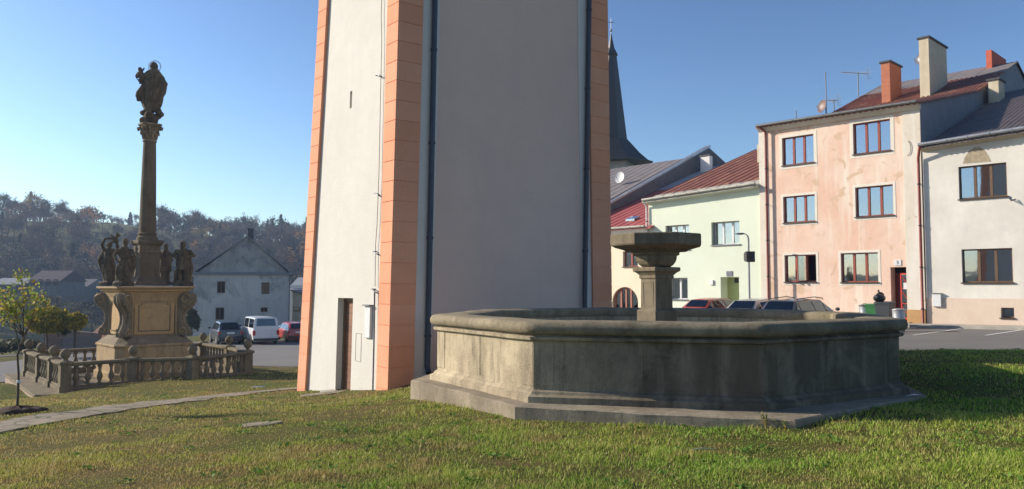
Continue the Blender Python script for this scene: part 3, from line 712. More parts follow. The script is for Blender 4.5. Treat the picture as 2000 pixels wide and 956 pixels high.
# ------------------------------------------------------------------ the column monument
MC = Vector((-13.42, 28.2, 0)); MY = atan2(.686, .728)
e1 = Vector((cos(MY), sin(MY), 0)); nf = Vector((sin(MY), -cos(MY), 0)); nl = -e1
zc = lambda y: U(290, y, 28.2).z
def msq(s, z, cut=0):
    h = s/2
    if not cut: c = [(-h,-h),(h,-h),(h,h),(-h,h)]
    else: c = [(-h+cut,-h),(h-cut,-h),(h,-h+cut),(h,h-cut),(h-cut,h),(-h+cut,h),(-h,h-cut),(-h,-h+cut)]
    return [Vector((MC.x, MC.y, z))+e1*x-nf*y for x, y in c]
GB = -1.66
col = thing('plague_column', 'tall sandstone column on a scrolled pedestal inside the balustrade', 'monument', (MC.x, MC.y, GB))
mb = MB(); mb.loft([msq(s, z, .25) for s, z in ((2.75,GB-.3),(2.75,GB+.25),(2.62,GB+.28),(2.62,-.52),(2.7,-.5),(2.7,-.42))]); mb.build('base_block', M['sand'], col, bevel=.02)
mb = MB(); mb.loft([msq(s, z, c) for s, z, c in ((2.66,-.42,.3),(2.5,-.34,.3),(2.35,-.25,.3),(2.2,-.18,.3),(2.12,-.14,.3))]); mb.build('base_moulding', M['sand_grey'], col)
mb = MB(); mb.loft([msq(s, z) for s, z in ((1.9,-.15),(1.86,.3),(1.9,.8),(2.1,1.2),(2.25,1.36))]); core = mb.build('pedestal', M['sand'], col)
for f in range(4):
    R_ = Matrix.Rotation(f*pi/2, 3, 'Z'); nn = R_ @ nf; ee = R_ @ e1; mb = MB()
    c = MC+nn*.955
    mb.box(c+Vector((0,0,.55)), (1.36, .08, 1.3), atan2(ee.y, ee.x)); mb.build('stone_panel', M['panel'], core, bevel=.01)
    mb = MB(); o_ = nn*.05; w, h = .53, .52; z0 = .55
    pl = [(-w,-h),(w,-h),(w,h-.12),(w-.1,h-.12),(w-.1,h),(-w+.1,h),(-w+.1,h-.12),(-w,h-.12)]
    P3 = [c+o_+ee*x+Vector((0,0,z0+z)) for x, z in pl]
    mb.tube(P3+[P3[0]], .022, 5); mb.build('panel_moulding', M['sand_grey'], core)
    mb = MB()
    for s in (-1, 1): mb.box(c+ee*s*.78+nn*.02+Vector((0,0,.55)), (.14, .1, 1.35), atan2(ee.y, ee.x))
    mb.build('side_strip', M['sand'], core, bevel=.01)
# corner consoles with volutes
for k in range(4):
    a = MY+pi/4+k*pi/2+pi; d = Vector((cos(a), sin(a), 0)); e = Vector((-d.y, d.x, 0))
    out = [(1.30,-.16),(1.62,-.16),(1.66,-.02),(1.56,.10),(1.44,.28),(1.40,.48),(1.46,.68),(1.60,.84),(1.76,.96),(1.84,1.1),(1.82,1.24),(1.72,1.34),(1.55,1.38),(1.1,1.38),(1.1,-.16)]
    mb = MB(); P3 = [MC+d*r+e*-.19+Vector((0,0,z)) for r, z in out]; mb.prism(P3, e*.38)
    cn = mb.build('scroll_console', M['sand_grey'], col, bevel=.02)
    mb = MB()
    for s in (-1, 1):
        for (r0, zc0, Rv) in ((1.58, 1.13, .2), (1.47, .0, .13)):
            pts = [MC+d*(r0+Rv*(1-t/16)*cos(.5*t+.5))+e*s*.2+Vector((0,0,zc0+Rv*(1-t/16)*sin(.5*t+.5))) for t in range(0, 14)]
            mb.tube(pts, [.035*(1-t/22) for t in range(14)], 6)
    mb.build('volute', M['sand'], cn)
    mb = MB()
    mb.tube([MC+d*(r+.01)+Vector((0,0,z)) for r, z in out[1:12]], .07, 8); mb.build('front_rib', M['sand_grey'], cn, sm=True)
mb = MB(); mb.loft([msq(s, z, .12) for s, z in ((2.25,1.36),(2.3,1.40),(2.42,1.44),(2.45,1.50),(2.62,1.53),(2.66,1.56),(2.66,1.595))]); mb.build('cornice', M['panel'], col)
mb = MB(); mb.loft([msq(2.68, 1.597, .12), msq(2.68, 1.61, .12), msq(1.2, 1.64, .05)]); mb.build('lead_cover', M['lead'], col)
mb = MB(); mb.loft([msq(s, z) for s, z in ((1.12,1.63),(1.12,1.70),(1.0,1.78),(.82,1.9),(.74,1.96),(.70,1.98),(.70,2.80),(.76,2.82),(.76,2.87),(.72,2.9),(.72,3.08),(.80,3.12),(.90,3.18),(.90,3.27),(.8,3.29))]); mb.build('upper_pedestal', M['shaft'], col)
mb = MB(); zb_, zt_ = zc(459), zc(275)
pf = [(.36,3.28),(.37,3.33),(.36,3.40),(.31,3.43),(.30,3.47),(.33,3.50),(.33,3.54),(.285,3.58)]+[(.285-.07*(t**1.4), 3.58+(zt_-3.58)*t) for t in np.linspace(0, 1, 12)]
mb.lathe(pf, MC, 24); mb.build('shaft', M['shaft'], col, sm=True)
mb = MB(); z = zt_
mb.lathe([(.235,z-.06),(.25,z-.03),(.235,z),(.215,z+.02),(.22,z+.25),(.27,z+.45),(.36,z+.52)], MC, 20)
for ring, (r0, zz0, zz1, n_) in enumerate(((.22, z+.05, z+.28, 8), (.24, z+.18, z+.45, 8))):
    for i in range(n_):
        a = 2*pi*(i+.5*ring)/n_; d = Vector((cos(a), sin(a), 0))
        mb.tube([MC+d*r0+Vector((0,0,zz0)), MC+d*(r0+.03)+Vector((0,0,zz1-.04)), MC+d*(r0+.11)+Vector((0,0,zz1)), MC+d*(r0+.12)+Vector((0,0,zz1-.06))], [.05,.06,.05,.02], 6)
for k in range(4):
    a = MY+pi/4+k*pi/2; d = Vector((cos(a), sin(a), 0)); e = Vector((-d.y, d.x, 0))
    mb.tube([MC+d*.26+Vector((0,0,z+.35)), MC+d*.38+Vector((0,0,z+.5)), MC+d*.45+Vector((0,0,z+.46)), MC+d*.43+Vector((0,0,z+.39)), MC+d*.38+Vector((0,0,z+.41))], [.04,.06,.06,.05,.03], 6)
mb.loft([msq(s, zz, .1) for s, zz in ((.62,z+.52),(.70,z+.56),(.70,z+.61),(.5,z+.62))])
mb.build('capital', M['sand_grey'], col)
CT = z+.62

# ------------------------------------------------------------------ stone figures (one carved surface each)
def carve(name, build, m, voxel, loc, rz, label, cat='statue', origin=None, sc=1.0, group=None):
    mb = MB(); build(mb); me = mb.mesh(name); o = bpy.data.objects.new('tmp', me); C.objects.link(o)
    r = o.modifiers.new('r', 'REMESH'); r.mode = 'VOXEL'; r.voxel_size = voxel; r.use_smooth_shade = True
    sm_ = o.modifiers.new('s', 'SMOOTH'); sm_.iterations = 2; sm_.factor = .5
    dg = bpy.context.evaluated_depsgraph_get(); dg.update(); me2 = bpy.data.meshes.new_from_object(o.evaluated_get(dg), depsgraph=dg)
    bpy.data.objects.remove(o); me2.name = name; me2.materials.clear(); me2.materials.append(m)
    for v in me2.vertices:
        q = v.co; d = noise.noise(q*7)*.5+noise.noise(q*17)*.4; v.co = q+v.normal*d*voxel*.6
    me2.shade_smooth()
    o = bpy.data.objects.new(name, me2); C.objects.link(o); o.location = loc; o.rotation_euler = (0, 0, rz); o.scale = (sc,)*3
    return tag(o, label, cat, group)
def robe(mb, prof, folds=9, depth=.06, twist=.6, ph=0, n=48):
    rings = []
    for (z, cx, cy, rx, ry, fd) in prof:
        r_ = []
        for i in range(n):
            a = 2*pi*i/n; f = 1+fd*depth*1.5*(abs(sin(folds*.5*a+ph+twist*z*3))*2-1.2+.5*sin(folds*1.7*a+2+z*2)); r_.append((cx+rx*f*cos(a), cy+ry*f*sin(a), z))
        rings.append(r_)
    mb.loft(rings)
def hand(mb, p, d, s=1.0):
    p = Vector(p); d = Vector(d).normalized(); a = d.orthogonal().normalized(); b = d.cross(a)
    mb.ell(p+d*.04*s, (.035*s, .035*s, .05*s), 8, 6)
    for i in range(4):
        q = p+d*.07*s+a*(i-1.5)*.022*s; mb.tube([q, q+d*.04*s, q+d*.06*s+b*.02*s], [.013*s,.012*s,.010*s], 5)
    mb.tube([p+d*.02*s+a*.035*s, p+d*.05*s+a*.055*s], [.014*s,.011*s], 5)
def head(mb, c, s=1.0, look=(0,-1,0), hair=True, beard=False):
    c = Vector(c); l = Vector(look).normalized(); q = Vector((0,-1,0)).rotation_difference(l).to_matrix()
    mb.ell(c, (.085*s, .10*s, .12*s), 14, 10, q)
    mb.ell(c+q @ Vector((0,-.095*s,-.01*s)), (.017*s, .028*s, .035*s), 8, 6, q)
    mb.ell(c+q @ Vector((0,-.085*s,-.06*s)), (.03*s, .02*s, .014*s), 8, 5, q)
    for x in (-1, 1):
        mb.ell(c+q @ Vector((x*.035*s,-.085*s,.025*s)), (.02*s, .015*s, .013*s), 8, 5, q); mb.ell(c+q @ Vector((x*.088*s,0,-.005*s)), (.014*s, .025*s, .035*s), 6, 5, q)
    if hair: mb.ell(c+q @ Vector((0,.03*s,.035*s)), (.105*s, .10*s, .115*s), 14, 9, q); mb.ell(c+q @ Vector((0,.07*s,-.06*s)), (.085*s, .06*s, .11*s), 10, 8, q)
    if beard: mb.ell(c+q @ Vector((0,-.06*s,-.12*s)), (.055*s, .045*s, .08*s), 10, 7, q)
    mb.tube([c+Vector((0,.01,-.24*s)), c+Vector((0,0,-.06*s))], [.07*s,.055*s], 10)
def rock(mb, r=.34, h=.16):
    mb.loft([[(Vector((x*k*(1+.12*sin(5*atan2(y, x)+zz*20)), y*k*(1+.12*sin(5*atan2(y, x)+zz*20)), zz))) for x, y in [(cos(2*pi*i/20)*r, sin(2*pi*i/20)*r) for i in range(20)]] for k, zz in ((1,0),(1.04,h*.5),(.85,h))])
def fig_shield(mb):     # robed figure beside a tall oval shield
    rock(mb); robe(mb, [(.12,0,0,.26,.24,1),(.4,0,.0,.24,.21,1),(.75,.02,0,.20,.17,1),(.98,.01,0,.17,.14,.6),(1.18,0,.01,.20,.14,.4),(1.32,0,.01,.18,.12,.3),(1.38,0,.01,.10,.09,.2)])
    head(mb, (.04,-.02,1.56), 1, (.3,-1,0)); mb.ell((-.02,-.22,.50), (.22,.07,.36), 18, 12); mb.ell((-.02,-.28,.50), (.14,.05,.25), 14, 10)
    mb.tube([(-.19,0,1.30),(-.30,-.06,1.08),(-.22,-.20,.92)], [.075,.06,.045], 9); hand(mb, (-.2,-.22,.9), (.6,-.3,-.4))
    mb.tube([(.19,0,1.30),(.29,-.05,1.10),(.12,-.2,1.02)], [.075,.062,.045], 9); hand(mb, (.12,-.2,1.02), (-1,-.1,.1))
    mb.tube([(.22,.06,1.3),(.30,.10,.9),(.24,.12,.3)], [.08,.12,.06], 10)
def fig_raised(mb):     # figure lifting a child over its shoulder
    rock(mb); robe(mb, [(.12,.04,0,.22,.22,1),(.45,.0,.0,.22,.20,1),(.8,-.05,0,.23,.18,1),(1.0,-.03,0,.18,.15,.6),(1.2,-.01,.01,.20,.14,.4),(1.33,0,.01,.17,.12,.3),(1.39,0,.01,.09,.08,.2)])
    head(mb, (-.02,-.02,1.50), 1, (.4,-1,.1), True, True)
    mb.tube([(-.18,0,1.31),(-.27,-.03,1.52),(-.17,-.02,1.74),(-.02,0,1.76)], [.07,.055,.045,.04], 9); hand(mb, (-.02,0,1.76), (1,0,.1))
    mb.tube([(.18,0,1.31),(.27,-.05,1.38),(.25,-.04,1.58)], [.07,.06,.04], 9); hand(mb, (.25,-.04,1.58), (0,0,1))
    mb.ell((.16,0,1.72), (.09,.09,.13), 10, 8, Matrix.Rotation(.5, 3, 'Y')); mb.ell((.24,-.02,1.90), (.075,.08,.085), 10, 8)
    mb.tube([(.13,0,1.80),(.03,0,1.88),(.05,-.02,1.96)], [.04,.03,.02], 7); mb.tube([(.27,0,1.84),(.36,0,1.90)], [.04,.02], 7)
    mb.tube([(.10,0,1.64),(.02,-.06,1.60),(.0,-.08,1.50)], [.05,.04,.03], 7); mb.tube([(.19,0,1.62),(.25,-.05,1.52),(.2,-.08,1.44)], [.05,.045,.03], 7)
    mb.tube([(-.2,.06,1.3),(-.32,.06,.95),(-.24,.08,.5)], [.06,.12,.05], 10)
def fig_cloak(mb):      # short cloak over a long pleated skirt
    rock(mb, .3); robe(mb, [(.12,0,0,.17,.16,1),(.4,0,0,.16,.15,1),(.62,0,0,.17,.15,1)], 7, .09)
    robe(mb, [(.58,0,.02,.25,.22,1),(.9,0,.02,.22,.19,1),(1.15,0,.02,.21,.17,.8),(1.32,0,.02,.18,.14,.5),(1.42,0,.02,.10,.09,.3)], 11, .05)
    head(mb, (0,0,1.55), 1, (-.3,1,0)); mb.ell((0,.0,1.64), (.12,.12,.05), 12, 6)
    mb.tube([(-.17,0,1.3),(-.30,-.1,1.1),(-.24,-.25,1.12)], [.07,.06,.045], 8); hand(mb, (-.24,-.25,1.12), (0,-1,.3))
    mb.tube([(.17,0,1.3),(.24,.05,1.0),(.14,.18,.98)], [.07,.06,.045], 8); hand(mb, (.14,.18,.98), (-1,.3,0))
def fig_armour(mb):     # standing with elbows out, legs apart, cloak behind
    rock(mb, .36, .2)
    for s in (-1, 1): mb.tube([(s*.08,0,.85),(s*.12,-.03,.48),(s*.10,0,.2)], [.12,.085,.06], 10); mb.ell((s*.10,-.07,.19), (.05,.12,.045), 8, 6)
    robe(mb, [(.60,0,0,.22,.18,1),(.85,0,0,.19,.15,.8),(1.02,0,0,.16,.13,.4),(1.2,0,0,.20,.14,.3),(1.34,0,0,.20,.12,.2),(1.42,0,0,.09,.08,.1)], 13, .06)
    head(mb, (.0,-.01,1.57), 1.05, (.2,1,0))
    mb.tube([(-.2,0,1.34),(-.36,0,1.16),(-.18,-.14,1.04)], [.085,.07,.05], 9); hand(mb, (-.18,-.14,1.04), (1,-.2,0))
    mb.tube([(.2,0,1.34),(.40,0,1.14),(.24,-.14,1.08)], [.085,.07,.05], 9); hand(mb, (.24,-.14,1.08), (-1,-.2,.1))
    robe(mb, [(.22,.02,.16,.26,.10,1),(.7,.02,.14,.30,.11,1),(1.1,0,.1,.26,.10,.8),(1.36,0,.06,.17,.09,.4)], 9, .10)
    mb.tube([(-.26,-.02,.2),(-.26,-.02,.6)], [.06,.04], 8)
z0 = 1.62
carve('saint_statue', fig_shield, M['statue'], .021, (MC.x-.08, MC.y-1.5, z0), .35, 'dark stone saint holding an oval shield, on the pedestal corner left of the column shaft', group='saints round the column', sc=.98)
carve('saint_statue', fig_raised, M['statue'], .021, (MC.x-1.33, MC.y-.05, z0), .3, 'dark stone saint lifting a child above the shoulder, leftmost on the pedestal', group='saints round the column', sc=.99)
carve('saint_statue', fig_cloak, M['statue'], .021, (MC.x+.02+.08, MC.y+1.3, z0), .2, 'slim stone figure in a short cloak just right of the column shaft', group='saints round the column', sc=.97)
carve('saint_statue', fig_armour, M['statue'], .021, (MC.x+1.32, MC.y+.05, z0), .15, 'broad stone figure with both elbows out at the right corner of the pedestal', group='saints round the column', sc=.97)
def SP(x, y, dy=0): q = U(x, y, MC.y); return Vector((q.x-MC.x, dy, q.z-CT))
def fig_madonna(mb):
    # cloud and cherub heads
    mb.ell(SP(294,234), (.27,.27,.26), 14, 10)
    for (x, y, r, dy) in ((281,222,.10,-.1),(284,238,.15,-.15),(303,236,.15,-.12),(311,217,.11,-.05),(315,224,.10,0),(306,226,.13,.12),(289,226,.15,.15),(310,220,.08,-.12),(296,228,.16,-.2),(283,217,.08,0)): mb.ell(SP(x, y, dy), (r,)*3, 12, 8)
    rows = [(219,284,309,.16),(208,279,315,.20),(195,274,318,.22),(180,277,321,.23),(165,278,323,.22),(152,279,322,.20),(142,284,314,.17),(136,293,309,.12)]
    rings = []
    for (y, xa, xb, ry) in rows:
        a, b = SP(xa, y), SP(xb, y); cx, rx, z = (a.x+b.x)/2, (b.x-a.x)/2, a.z; r_ = []
        for i in range(56):
            t = 2*pi*i/56; f = 1+.07*(sin(9*t+z*5)+.5*sin(15*t-z*4)); r_.append((cx+rx*f*cos(t)*.97, ry*f*sin(t), z))
        rings.append(r_)
    mb.loft(rings)
    head(mb, SP(299.5,129.5), 1.12, (-.5,-1,-.1)); mb.ell(SP(300,130,.03), (.145,.14,.16), 14, 10)
    mb.tube([SP(313,150,-.05), SP(322,165,-.02), SP(318,182,.02), SP(308,200,.02)], [.10,.12,.10,.06], 10)
    mb.tube([SP(312,176,-.16), SP(304,192,-.2), SP(296,210,-.16)], [.05,.06,.04], 8)
    mb.tube([SP(290,165,-.18), SP(300,185,-.22), SP(303,205,-.18)], [.04,.05,.03], 8)
    mb.tube([SP(285,170,-.17), SP(276,185,-.16), SP(272,192,-.1)], [.09,.12,.10], 10)      # bent knee and drapery swept left
    mb.ell(SP(271,189,-.08), (.09,.09,.07), 10, 7); mb.ell(SP(271.5,195.5,-.06), (.07,.08,.08), 10, 7)
    mb.tube([SP(288,146,-.08), SP(281,156,-.14), SP(277,160,-.14)], [.08,.065,.05], 9); hand(mb, SP(277,160,-.14), (-.6,-.3,.2))
    mb.ell(SP(277,148,-.1), (.13,.12,.15), 12, 9); mb.ell(SP(276,137,-.1), (.075,.08,.08), 10, 8)   # the child
    mb.tube([SP(280,142,-.12), SP(284,136,-.1), SP(283,133,-.08)], [.04,.03,.02], 7); mb.tube([SP(272,145,-.12), SP(269,151,-.12), SP(270,156,-.1)], [.05,.045,.03], 7)
    mb.tube([SP(278,153,-.12), SP(277,159,-.15), SP(276,166,-.1)], [.055,.05,.03], 7)
mad = carve('crowned_statue', fig_madonna, M['statue'], .023, (MC.x, MC.y, CT), 0, 'dark draped woman with a child and star halo standing on top of the column')
mb = MB(); c = SP(301,130,.05); pts = [c+Vector((.22*cos(t), 0, .22*sin(t))) for t in np.linspace(0, 2*pi, 29)]; mb.tube(pts, .006, 4)
for t in np.linspace(-.6, pi+.6, 12):
    q = c+Vector((.22*cos(t), 0, .22*sin(t)))
    mb.lathe([(.004,-.005),(.03,0),(.004,.005)], q, 6, ax=(0,1,0))
ha = link('halo', mb.mesh('halo'), M['lead'], mad)

# ------------------------------------------------------------------ balustrade
pts = {'A':(-13.87,24.0),'M':(-12.45,25.4),'Cc':(-10.65,25.75),'D':(-9.61,28.1),'E':(-11.1,30.3),'F':(-12.97,32.4),'G':(-15.2,30.6),'B':(-17.7,28.3),'L2':(-16.2,26.6),'L1':(-15.0,25.3)}
order = ['A','M','Cc','D','E','F','G','B','L2','L1']
bal = thing('balustrade', 'weathered stone balustrade enclosing the foot of the column monument', 'balustrade', (MC.x, MC.y-2, GB))
RT = -.76
def balprof(h): return [(.075,0),(.075,.05*h),(.05,.07*h),(.045,.12*h),(.09,.3*h),(.095,.38*h),(.06,.58*h),(.04,.72*h),(.055,.78*h),(.045,.84*h),(.07,.9*h),(.07,h)]
bm0 = MB().lathe(balprof(.58), (0,0,0), 10).mesh('baluster'); smooth(bm0); bm0.materials.append(M['bal'])
for i, k in enumerate(order):
    a = Vector((*pts[k], 0)); b = Vector((*pts[order[(i+1) % 10]], 0)); d = (b-a); Ln = d.length; d.normalize(); ang = atan2(d.y, d.x); e = Vector((-d.y, d.x, 0))
    mb = MB(); mb.box((a.x, a.y, (GB+RT)/2-.0), (.30, .30, RT-GB-.12), ang); mb.box((a.x, a.y, GB+.1), (.37, .37, .2), ang)
    mb.loft([[Vector((a.x, a.y, z))+Matrix.Rotation(ang, 3, 'Z') @ Vector((x*s, y*s, 0)) for x, y in ((-1,-1),(1,-1),(1,1),(-1,1))] for s, z in ((.15,RT-.08),(.19,RT-.04),(.20,RT+.02),(.16,RT+.04),(.10,RT+.06))])
    pst = mb.build('post', M['bal'], bal, bevel=.012)
    mb = MB(); mb.lathe([(.10,RT+.05),(.06,RT+.08),(.06,RT+.11),(.12,RT+.17),(.155,RT+.24),(.15,RT+.31),(.10,RT+.39),(.03,RT+.43)], (a.x, a.y, 0), 14); mb.build('finial', M['bal'], pst, sm=True)
    m_ = (a+b)/2
    mb = MB(); L2 = Ln-.3
    def bar(w, z0, z1):
        mb.hexa([m_+d*x*L2/2+e*y*w/2+Vector((0,0,z)) for z in (z0, z1) for x, y in ((-1,-1),(1,-1),(1,1),(-1,1))])
    bar(.20, RT-.12, RT-.09); bar(.26, RT-.088, RT); mb.build('hand_rail', M['bal'], bal, bevel=.015)
    mb = MB(); bar(.26, GB, GB+.14); bar(.20, GB+.142, GB+.19); mb.build('plinth', M['bal'], bal, bevel=.015)
    nb = max(3, int(L2/.30))
    for j in range(nb):
        q = m_+d*(L2*((j+.5)/nb-.5)); o = bpy.data.objects.new('baluster', bm0); C.objects.link(o); o.parent = bal
        o.location = (q.x-bal.location.x, q.y-bal.location.y, GB+.19-bal.location.z)
plat = [(-13.72,23.55),(-12.2,25.0),(-10.4,25.3),(-9.2,28.0),(-10.7,30.6),(-13,33.0),(-15.5,31.3),(-18.6,30.0),(-18.95,28.95),(-14.35,23.35)]
pf = thing('stone_platform', 'low rubble stone platform carrying the balustrade', 'platform', (MC.x, MC.y, -2))
mb = MB(); mb.prism([Vector((x, y, -3)) for x, y in plat], (0,0,3+GB-.10)); mb.build('rubble_wall', M['rubble'], pf)
mb = MB(); cp = Vector((MC.x, MC.y, 0)); mb.prism([cp+(Vector((x, y, 0))-cp)*1.012+Vector((0,0,GB-.098)) for x, y in plat], (0,0,.098)); mb.build('coping_slab', M['bal'], pf, bevel=.02)

# ------------------------------------------------------------------ street houses
def fp(x, y, n=0):
    r = ray(x, y); s = (FO+FN*n-EYE).dot(FN)/r.dot(FN); q = EYE+r*s; return (q-FO).dot(FD), q.z
FA = atan2(FD.y, FD.x)
def fbox(mb, t0, t1, z0, z1, n0, n1):
    return mb.hexa([fac(t0,z0,n0), fac(t1,z0,n0), fac(t1,z0,n1), fac(t0,z0,n1), fac(t0,z1,n0), fac(t1,z1,n0), fac(t1,z1,n1), fac(t0,z1,n1)])
def rect(xa, xb, ya, yb):
    xm = (xa+xb)/2; ta = fp(xa, 560)[0]; tb = fp(xb, 560)[0]; z1 = fp(xm, ya)[1]; z0 = fp(xm, yb)[1]; return (min(ta, tb), z0, max(ta, tb), z1)
def window(h, r, fm, sm_, n=3, depth=.22, cur='none', sur=None, surw=.16, openleft=False, mull=None):
    t0, z0, t1, z1 = r; w = t1-t0; mb = MB(); f = .06; nb_, nf_ = -depth-.0, -depth+.07
    fbox(mb, t0, t1, z1-f, z1, nb_, nf_); fbox(mb, t0, t1, z0, z0+f, nb_, nf_); fbox(mb, t0, t0+f, z0+f, z1-f, nb_, nf_); fbox(mb, t1-f, t1, z0+f, z1-f, nb_, nf_)
    for k in range(1, n): u = t0+w*k/n; fbox(mb, u-.055, u+.055, z0+f, z1-f, nb_, nf_+.015)
    o = mb.build('window', fm, h)
    mb = MB()
    for k in range(n):
        if openleft and k == 0: continue
        a, b = t0+w*k/n+.05, t0+w*(k+1)/n-.05; fbox(mb, a, b, z0+f-.005, z1-f+.005, -depth+.02, -depth+.035)
    mb.build('pane', M['glass'], o)
    if openleft:
        mb = MB(); a = t0+w/n; P_ = [fac(a,z0+.05,-depth+.08), fac(a,z1-.05,-depth+.08), fac(a+.28,z1-.05,.28), fac(a+.28,z0+.05,.28)]
        mb.tube(P_+[P_[0]], .035, 4); oo = mb.build('open_sash', fm, o); mb = MB(); mb.prism([p+FN*.0 for p in P_], FD*.012); mb.build('sash_pane', M['glass'], oo)
    mb = MB(); fbox(mb, t0-.05, t1+.05, z0-.035, z0, -depth, .07); fbox(mb, t0-.05, t1+.05, z0-.06, z0-.036, .05, .07); mb.build('sill', sm_, o)
    mb = MB(); D_ = -depth-1.3
    for q in ([(t0,z0),(t1,z0)], [(t1,z0),(t1,z1)], [(t1,z1),(t0,z1)], [(t0,z1),(t0,z0)]):
        (a, b), (c, d) = q; mb.quad(fac(a,b,-depth), fac(c,d,-depth), fac(c+(c-t0-w/2)*.6,d+(d-z0)*.3-.15,D_), fac(a+(a-t0-w/2)*.6,b+(b-z0)*.3-.15,D_))
    mb.quad(*[fac(a+(a-t0-w/2)*.6, b+(b-z0)*.3-.15, D_) for a, b in ((t0,z0),(t1,z0),(t1,z1),(t0,z1))]); mb.build('room', M['room'], o)
    if cur != 'none':
        mb = MB(); segs = {'all':[(0,1)], 'right':[(0,.34)], 'two':[(0,.62)], 'left':[(.66,1)], 'sides':[(0,.16),(.84,1)], 'stripes':[(0,.28),(.36,.6),(.7,1)]}[cur]
        for a, b in segs:
            u0, u1 = t0+w*a+.05, t0+w*b-.05; k = max(6, int((u1-u0)/.035)); rings = []
            for i in range(k+1):
                u = u0+(u1-u0)*i/k; nn_ = -depth-.10+.022*sin(i*1.15)+.01*sin(i*.43); rings.append([fac(u, z0+.04, nn_), fac(u, z1-.03, nn_)])
            for i in range(k): mb.quad(rings[i][0], rings[i+1][0], rings[i+1][1], rings[i][1])
        mb.build('curtain', M['curtain'] if cur not in ('left',) else M['curtain_grey'], o, sm=60)
    if sur:
        mb = MB(); s = surw
        fbox(mb, t0-s, t1+s, z1, z1+s, -.02, .012); fbox(mb, t0-s, t1+s, z0-s*.8-.06, z0-.06, -.02, .012); fbox(mb, t0-s, t0-.003, z0-.06, z1, -.02, .012); fbox(mb, t1+.003, t1+s, z0-.06, z1, -.02, .012)
        mb.build('surround', sur, o)
    return o
def lerpf(t, ta, za, tb, zb): return za+(zb-za)*(t-ta)/(tb-ta)
def house(name, label, tr, tl, eave, prof, wallm, holes, rear=1.6, zb=-2.5, depth=.22, sidem=None, loc=None):
    """tr/tl right and left ends; eave((ta,za),(tb,zb)); prof [(s,dz)] roof profile rising to the ridge"""
    ze = lambda t: lerpf(t, *eave[0], *eave[1]); c = fac((tl+tr)/2, 0, -3)
    h = thing(name, label, 'house', (c.x, c.y, terr(c.x, c.y)))
    mb = MB(); top = 400
    def P(u, v): return fac(u, v if v < 300 else ze(u), 0)
    zs = [zb, -.5, 1, 3]; zt = [v for v in zs if v < min(ze(tl), ze(tr))-.5]+[400]
    wall_open(mb, P, [tr, (tr+tl)/2, tl], zt, holes, depth, -FN)
    mb.build('front_wall', wallm, h)
    sr, zr = prof[-1]; B = sr*rear; mb = MB()
    for t in (tr, tl):
        mb.add([fac(t, zb, 0)]+[fac(t, ze(t)+dz, -s) for s, dz in prof]+[fac(t, ze(t)+zr*.3, -B), fac(t, zb, -B)], [tuple(range(len(prof)+3))])
    mb.quad(fac(tr, zb, -B), fac(tl, zb, -B), fac(tl, ze(tl)+zr*.3, -B), fac(tr, ze(tr)+zr*.3, -B))
    mb.build('side_wall', sidem or wallm, h)
    return h, ze
def sheet(mb, t0, t1, s0, s1, zf, pitch, amp, mode='wave', th=.03, over=0):
    """zf(t,s) surface height; ribs run up the slope"""
    prof = []; t = t0; sg = 1 if t1 > t0 else -1; Lt = abs(t1-t0)
    if mode == 'wave':
        k = int(Lt/(pitch/4)); prof = [(t0+sg*Lt*i/k, amp*sin(i*pi/2)) for i in range(k+1)]
    else:
        u = 0
        while u < Lt:
            for du, h in ((0,0),(pitch-.05,0),(pitch-.035,amp),(pitch-.012,amp)):
                if u+du <= Lt: prof.append((t0+sg*(u+du), h))
            u += pitch
        prof.append((t1, 0))
    ks = max(1, int(abs(s1-s0)/3)); rings = []
    for j in range(ks+1):
        s = s0+(s1-s0)*j/ks; rings.append([fac(t, zf(t, s)+h, -s) for t, h in prof])
    n = len(prof)
    for j in range(ks):
        for i in range(n-1): mb.quad(rings[j][i], rings[j][i+1], rings[j+1][i+1], rings[j+1][i])
    for s, ring in ((s0, rings[0]), (s1, rings[-1])):
        for i in range(n-1):
            a, b = ring[i], ring[i+1]; mb.quad(a, b, b-Vector((0,0,.07)), a-Vector((0,0,.07)))
    for i in (0, -1):
        for j in range(ks): a, b = rings[j][i], rings[j+1][i]; mb.quad(a, b, b-Vector((0,0,.09)), a-Vector((0,0,.09)))
def rpoint(x, y, zf, s_guess=8):
    r = ray(x, y)
    for k in np.linspace(20, 90, 3500):
        q = EYE+r*(k/r.y); s = -(q-FO).dot(FN); t = (q-FO).dot(FD)
        if s > 0 and q.z < zf(t, s): return t, s, q.z
    return None
def chimney(parent, xa, xm, xb, ytop, ybase, zf, m, name='chimney', cap=True):
    q = rpoint((xa+xb)/2, ybase, zf) or (2, 5, 10); t, s, z = q; Y = fac(t, 0, -s).y; bb = ((xa+xb)/2-1000)/1500
    w = (xm-xa)/1500*Y/(.684+.729*bb); dep = (xb-xm)/1500*Y/(.729-.684*bb)
    zt = U((xa+xb)/2, ytop, Y).z
    mb = MB(); fbox(mb, t-w/2, t+w/2, z-.9, zt-.08, -s-dep/2, -s+dep/2); o = mb.build(name, m, parent)
    if cap: mb = MB(); fbox(mb, t-w/2-.08, t+w/2+.08, zt-.079, zt+.02, -s-dep/2-.08, -s+dep/2+.08); mb.build('chimney_cap', M['capstone'], parent)
    return o, (t, s, z, w, zt)
